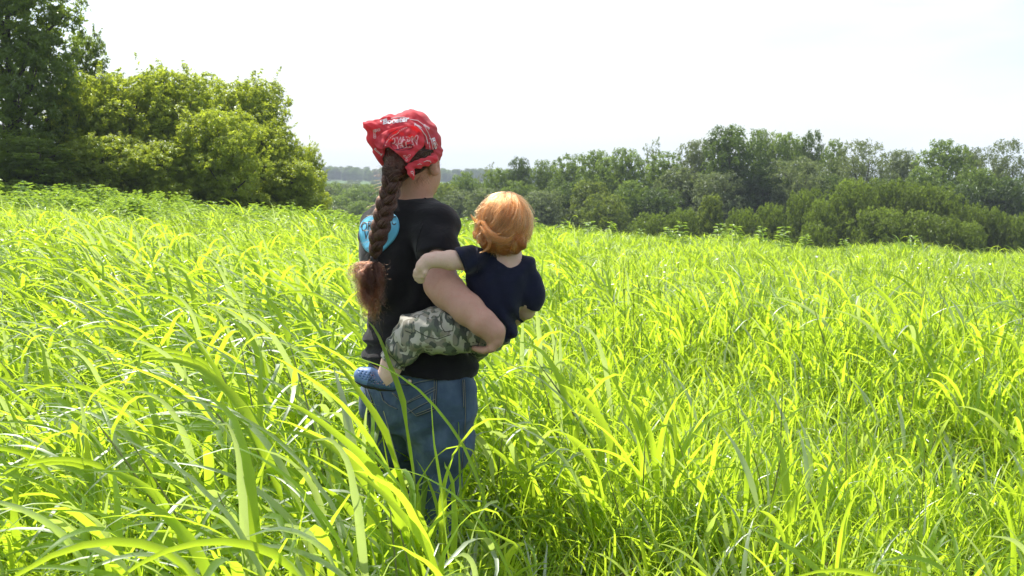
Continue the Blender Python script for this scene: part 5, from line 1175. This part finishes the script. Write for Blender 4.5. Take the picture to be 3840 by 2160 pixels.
for s in (-1, 1):
    c_ = CH + np.array((0.029 * s - 0.012, 0.071, -0.012)); bm = bmesh.new(); bmesh.ops.create_uvsphere(bm, u_segments=14, v_segments=9, radius=0.0095); bmesh.ops.rotate(bm, verts=bm.verts, cent=(0, 0, 0), matrix=Matrix.Rotation(R(90), 3, 'X'))
    me = bpy.data.meshes.new('eye'); bm.to_mesh(me); bm.free(); me.materials.append(m_eye_w); me.materials.append(m_iris)
    for pl in me.polygons: pl.use_smooth = True; pl.material_index = int(pl.normal.y > 0.82)
    e_ = link(bpy.data.objects.new('eye', me), child); e_.location = c_ - C0
# T-shirt
CT = Field(at(1670, 700, 2.7) * [1, 0, 0] + [0, 2.66, at(0, 1310, 2.8)[2]], at(2070, 700, 2.8) * [1, 0, 0] + [0, 2.95, at(0, 900, 2.8)[2]], 0.0032)
CT.put(loft(CTOR, 2.815, 0.0, CRAT, 0.002))
for c_ in chain([(1800, 972, 2.80, .0385), (1715, 972, 2.738, .0365)]): CT.put(c_, 0.022)
for c_ in chain([(1965, 1005, 2.82, .036), (1996, 1100, 2.82, .0335), (1988, 1165, 2.83, .033)]): CT.put(c_, 0.022)
CT.put(cone(at(1890, 1215, 2.80), at(1908, 1245, 2.79), .030, .022), 0.02)
CT.warp(lambda x, y, z: 0.0050 * np.sin((z * 0.8 + (x + 0.02) * 0.7) * 105 + 1.6 * np.sin(x * 40)) * sstep(1.12, 1.02, z) + 0.0040 * np.sin((z * 0.55 - x * 0.9) * 90 + 1.5 * np.sin(z * 31)) + 0.0012 * np.sin(x * 130 + z * 50))
a_, b_ = at(1800, 972, 2.80), at(1722, 972, 2.742); CT.cut(at(1724, 973, 2.745), (-0.91, -0.15, -0.41), 0.085)
a_, b_ = at(1996, 1100, 2.82), at(1988, 1165, 2.83); CT.cut(at(1989, 1150, 2.83), b_ - a_ + np.array((-0.012, 0, 0.0)), 0.055)
for c_ in chain([(1905, 925, 2.80, .034), (1908, 962, 2.790, .037)]): CT.put(c_, 0.006, 'sub')
V, Q = CT.mesh(); ct_b = bvh_of(V, Q); tee = obj('shirt', mesh('child_shirt', V, Q, m_navy), child, C0)
V, F = join([seam(ct_b, [(1848, 952), (1866, 972), (1892, 988), (1922, 998), (1942, 990), (1956, 972)], 0.0028, 0.0006, 5), seam(ct_b, [(1790, 930), (1788, 960), (1791, 1005), (1789, 1020)], 0.0014, 0.0005, 5), seam(ct_b, [(1716, 944), (1738, 976), (1748, 1010)], 0.0012, 0.0006, 5)]); obj('collar', mesh('child_collar', V, F, m_navy), tee, C0)
# camouflage trousers
CP = Field(at(1400, 700, 2.8) * [1, 0, 0] + [0, 2.68, at(0, 1480, 2.8)[2]], at(1960, 700, 2.8) * [1, 0, 0] + [0, 3.20, at(0, 1120, 2.8)[2]], 0.0035)
for c_ in chain([(1808, 1232, 2.805, .066), (1700, 1236, 2.795, .069), (1625, 1242, 2.79, .066), (1556, 1246, 2.785, .056), (1512, 1302, 2.785, .048), (1466, 1368, 2.785, .0425)]): CP.put(c_, 0.02)
for c_ in chain([(1836, 1238, 2.86, .064), (1776, 1292, 3.06, .048), (1725, 1400, 3.13, .036)]): CP.put(c_, 0.02)
CP.put(ell(at(1845, 1225, 2.82), (.066, .062, .062)), 0.03)
CP.put(cone(at(1575, 1345, 2.74), at(1605, 1300, 2.725), .006, .003), 0.018, 'sub')
CP.warp(lambda x, y, z: 0.0022 * np.sin((x * 0.8 - z * 0.7) * 120 + 1.5 * np.sin(z * 45)) * sstep(-0.21, -0.27, x) + 0.003 * np.sin((x * 0.5 + z) * 110 + 1.8 * np.sin(x * 36)) + 0.0012 * np.sin(x * 150) * np.sin(z * 140))
a_, b_ = at(1512, 1302, 2.785), at(1466, 1368, 2.785); CP.cut(at(1473, 1361, 2.785), b_ - a_, 0.09)
for c_ in chain([(1480, 1348, 2.785, .036), (1462, 1375, 2.785, .0385)]): CP.put(c_, 0.0, 'sub')
V, Q = CP.mesh(); cp_b = bvh_of(V, Q); pants = obj('trousers', mesh('trousers', V, Q, m_camo), child, C0); pants['label'] = 'green and grey camouflage trousers with elasticated cuff'
V, F = join([seam(cp_b, q_, 0.0012, 0.0006, 6) for q_ in ([(1650, 1180), (1655, 1225), (1668, 1245), (1698, 1240), (1702, 1205)], [(1552, 1236), (1600, 1262), (1640, 1272), (1690, 1255)], [(1446, 1316), (1480, 1348), (1512, 1380)], [(1520, 1240), (1545, 1250)])]); obj('seam', mesh('trouser_seam', V, F, m_camo_dk), pants, C0)
# foam clog
SH = Field(at(1310, 1360, 2.785) * [1, 0, 0] + [0, 2.72, at(0, 1490, 2.785)[2]], at(1520, 1360, 2.785) * [1, 0, 0] + [0, 2.85, at(0, 1350, 2.785)[2]], 0.0016); fl_n = (0.0, 1.0, 0.0)
for c_ in chain([(1474, 1436, 2.785, .0235), (1430, 1428, 2.785, .0260), (1385, 1416, 2.785, .0285), (1360, 1409, 2.785, .0262)]): SH.put(c_, 0.010)
SH.put(ell(at(1462, 1394, 2.785), (.027, .025, .027)), 0.006, 'sub'); SH.put(cone(at(1456, 1410, 2.785), at(1430, 1424, 2.785), .019, .016), 0.004, 'sub')
holes = [(1346 + 14 * i + 7 * (j % 2) + 2 * j, 1392 + 9.5 * j + 2.6 * i) for j in range(4) for i in range(4)] + [(1384, 1430), (1394, 1433), (1404, 1437), (1424, 1437), (1437, 1440), (1449, 1445), (1462, 1448)]
V, Q = SH.mesh(); s0 = bvh_of(V, Q)
for u, v in holes:
    h_ = hit(s0, u, v, 0.0)
    if h_ is not None: SH.put(ell(h_, (.0027, .005, .0022)), 0.001, 'sub')
sole_n = np.cross(at(1500, 1466, 2.785) - at(1335, 1426, 2.785), np.array((0, 1.0, 0))); sole_n *= -np.sign(sole_n[2]); sp_ = at(1420, 1450, 2.785)
full = SH.F.copy(); SH.cut(sp_, sole_n); V, Q = SH.mesh(0); fc = V[Q].mean(1); fu, fv = project(fc[:, 0], fc[:, 1], fc[:, 2]); ff = (fu + 0.25 * (fv - 1400) < 1386).astype(int)  # toe faces take a paler blue, sun sheen painted onto the foam
clog = obj('shoe', mesh('clog', V, Q, [m_foam, m_foam_sheen], True, ff), child, C0); clog['label'] = 'blue foam clog with small holes and sun sheen painted on the toe'
SH.F = full - 0.0022; SH.cut(sp_ + np.array((0, 0, 0.001)), -sole_n); V, Q = SH.mesh(); obj('sole', mesh('clog_sole', V, Q, m_sole), clog, C0)
V, F = join([d_ for d_ in (disc(s0, g.uniform(1390, 1490), g.uniform(1395, 1440), g.uniform(.0008, .0014), 0.0005, 6) for _ in range(46)) if d_ is not None]); obj('specks', mesh('clog_specks', V, F, m_speck, False), clog, C0)
SH2 = Field(at(1715, 1440, 3.14) - [0.05, 0.05, 0.05], at(1715, 1440, 3.14) + [0.06, 0.13, 0.05], 0.004); q_ = at(1712, 1452, 3.14); SH2.put(cone(q_, q_ + np.array((0.02, 0.085, 0.0)), .026, .028)); V, Q = SH2.mesh(); obj('shoe', mesh('clog_far', V, Q, m_foam), child, C0)

# ginger hair
CHC = CH + np.array((0, -0.004, 0.004)); CR = np.array((0.0680, 0.084, 0.079))
CHF = Field(CHC - [0.11, 0.12, 0.12], CHC + [0.11, 0.12, 0.12], 0.0035)
CHF.put(ell(CHC, CR, R(-8))).put(ell(CHC + np.array((-0.030, -0.035, -0.048)), (0.044, 0.044, 0.040)), 0.03).put(ell(CHC + np.array((0.02, -0.045, -0.055)), (0.046, 0.036, 0.036)), 0.03)
CHF.cut(CHC + np.array((0, 0.045, 0)), (0, 1, -0.35)).cut(CHC - np.array((0, 0, 0.090)), (0.15, 0.25, -1)); CHF.warp(lambda x, y, z: 0.0022 * np.sin((x * 0.9 + z * 0.35) * 170 + 2 * np.sin(z * 45)))
V, Q = CHF.mesh(); chm = obj('hair', mesh('child_hair', V, Q, m_ginger_b), child, C0); chb = bvh_of(V, Q)
gs = []
crown = np.array((0.012, -0.03, 1.0)); crown /= np.linalg.norm(crown)
for k in range(7500):
    d_ = unit(1, g)[0]; d_[2] = abs(d_[2]) * 0.9 + g.uniform(-0.8, 0.3); d_ /= np.linalg.norm(d_)
    if d_[1] > 0.55: continue
    n_ = 13; P_ = []; lift = 0.0015 + 0.0095 * g.uniform() ** 2 + 0.003 * math.sin(9 * d_[0] + 7 * d_[1]) ** 2; L_ = g.uniform(0.05, 0.12); p_ = d_.copy(); wind = np.array((-0.55, -0.05, 0.0)); lock = 0.4 * math.sin(9 * math.atan2(d_[0], d_[1]) + 3 * d_[2]); curl = g.normal(0, 0.4)
    for j in range(n_):
        P_.append(CHC + p_ * (CR + lift * (1 + 1.2 * (j / n_) ** 2) + (0.010 * sstep(-0.1, -0.6, p_[2]) if p_[0] < 0.3 else 0)))
        away = p_ - crown * (p_ @ crown); away /= np.linalg.norm(away) + 1e-6; f_ = away * 0.9 + np.array((0, 0, -0.55)) + wind * (0.35 + 0.9 * sstep(0.5, -0.5, p_[2])) + np.array((lock + 0.3 * curl * j / n_, 0, 0)); f_ -= p_ * (f_ @ p_); f_ /= np.linalg.norm(f_) + 1e-6
        p_ = p_ + f_ * (L_ / 0.08) / n_; p_ /= np.linalg.norm(p_)
        if p_[2] < -0.95: break
    if len(P_) > 4: gs.append(np.array(P_))
def lock_curve(pts, n, spread, n_p=14):
    P0 = np.array([at(u_, v_, Y_ - 0.011) for u_, v_, Y_ in pts]); s_ = np.linspace(0, 1, len(P0)); t_ = np.linspace(0, 1, n_p)
    from_sp = np.stack([np.interp(t_, s_, P0[:, k]) for k in range(3)], 1)
    for _ in range(3): from_sp[1:-1] = (from_sp[:-2] + 2 * from_sp[1:-1] + from_sp[2:]) / 4
    for _ in range(n):
        o_ = g.normal(0, spread, 3); w_ = (0.5 + 0.9 * np.sin(np.pi * np.minimum(1, t_ * 1.25)))[:, None]; m_ = int(n_p * g.uniform(0.7, 1.0)); gs.append((from_sp + o_ * w_)[:m_])
lock_curve([(1806, 830, 2.742), (1822, 868, 2.722), (1850, 884, 2.712), (1885, 902, 2.708), (1915, 896, 2.708), (1935, 868, 2.708)], 90, .0022)
lock_curve([(1802, 850, 2.745), (1830, 890, 2.722), (1870, 908, 2.712), (1905, 908, 2.71), (1925, 888, 2.71)], 80, .0026)
lock_curve([(1815, 830, 2.74), (1835, 872, 2.722), (1860, 882, 2.716), (1888, 872, 2.714)], 60, .0020)
lock_curve([(1822, 870, 2.735), (1838, 905, 2.726), (1836, 930, 2.728), (1812, 944, 2.735), (1794, 948, 2.74)], 60, .0018)
lock_curve([(1806, 860, 2.75), (1796, 890, 2.745), (1802, 912, 2.742), (1818, 918, 2.742), (1822, 902, 2.742), (1812, 894, 2.742)], 60, .0022)
lock_curve([(1812, 870, 2.75), (1800, 900, 2.745), (1786, 916, 2.75)], 70, .0032)
lock_curve([(1800, 800, 2.78), (1790, 835, 2.775), (1774, 818, 2.775), (1762, 800, 2.78)], 40, .0020)
lock_curve([(1800, 830, 2.77), (1788, 860, 2.765), (1793, 890, 2.76)], 60, .0030)
lock_curve([(1890, 905, 2.73), (1868, 930, 2.735), (1876, 950, 2.745)], 60, .0040); lock_curve([(1930, 905, 2.735), (1925, 932, 2.745), (1912, 952, 2.75)], 60, .0045); lock_curve([(1960, 880, 2.76), (1955, 912, 2.765), (1944, 936, 2.77)], 50, .0040)
for _ in range(520):                                                          # soft hanging edge over the nape
    a_ = g.uniform(-2.6, -0.5); z_ = g.uniform(-0.80, -0.50); r_ = math.sqrt(1 - z_ * z_); p0 = CHC + np.array((math.cos(a_) * r_, math.sin(a_) * r_, z_)) * (CR + 0.004)
    t_ = np.linspace(0, 1, 8)[:, None]; L_ = g.uniform(0.018, 0.040); a0 = g.uniform(0, 6.28)
    gs.append(p0 + np.array((g.normal(-0.12, 0.22) - 0.25 * math.cos(a_), 0.10, -0.95)) * L_ * t_ + np.array((-0.25, 0.12, 0.0)) * L_ * t_ ** 2 + 0.0025 * np.concatenate([np.sin(t_ * 5 + a0) - math.sin(a0), 0 * t_, 0 * t_], 1))
for _ in range(260):
    d_ = unit(1, g)[0]; d_[2] = abs(d_[2]); d_[1] = -abs(d_[1]) * 0.7; p0 = CHC + d_ / np.linalg.norm(d_) * CR; t_ = np.linspace(0, 1, 8)[:, None]; L_ = g.uniform(.010, .022); gs.append(p0 + (d_ * 0.45 + np.array((-0.6, 0, 0.1)) + g.normal(0, .3, 3)) * L_ * t_ + np.array((-.2, 0, -.5)) * L_ * t_ ** 2)
go_ = hair_curves('hair_strands', gs, 0.00050, m_ginger, chm, C0); go_['kind'] = 'stuff'

for o_ in bpy.data.objects:
    if any(w_ in o_.name for w_ in ('lettering', '_print', 'stitching', 'seam', 'specks', 'collar', 'flap_border')): o_['kind'] = 'stuff'
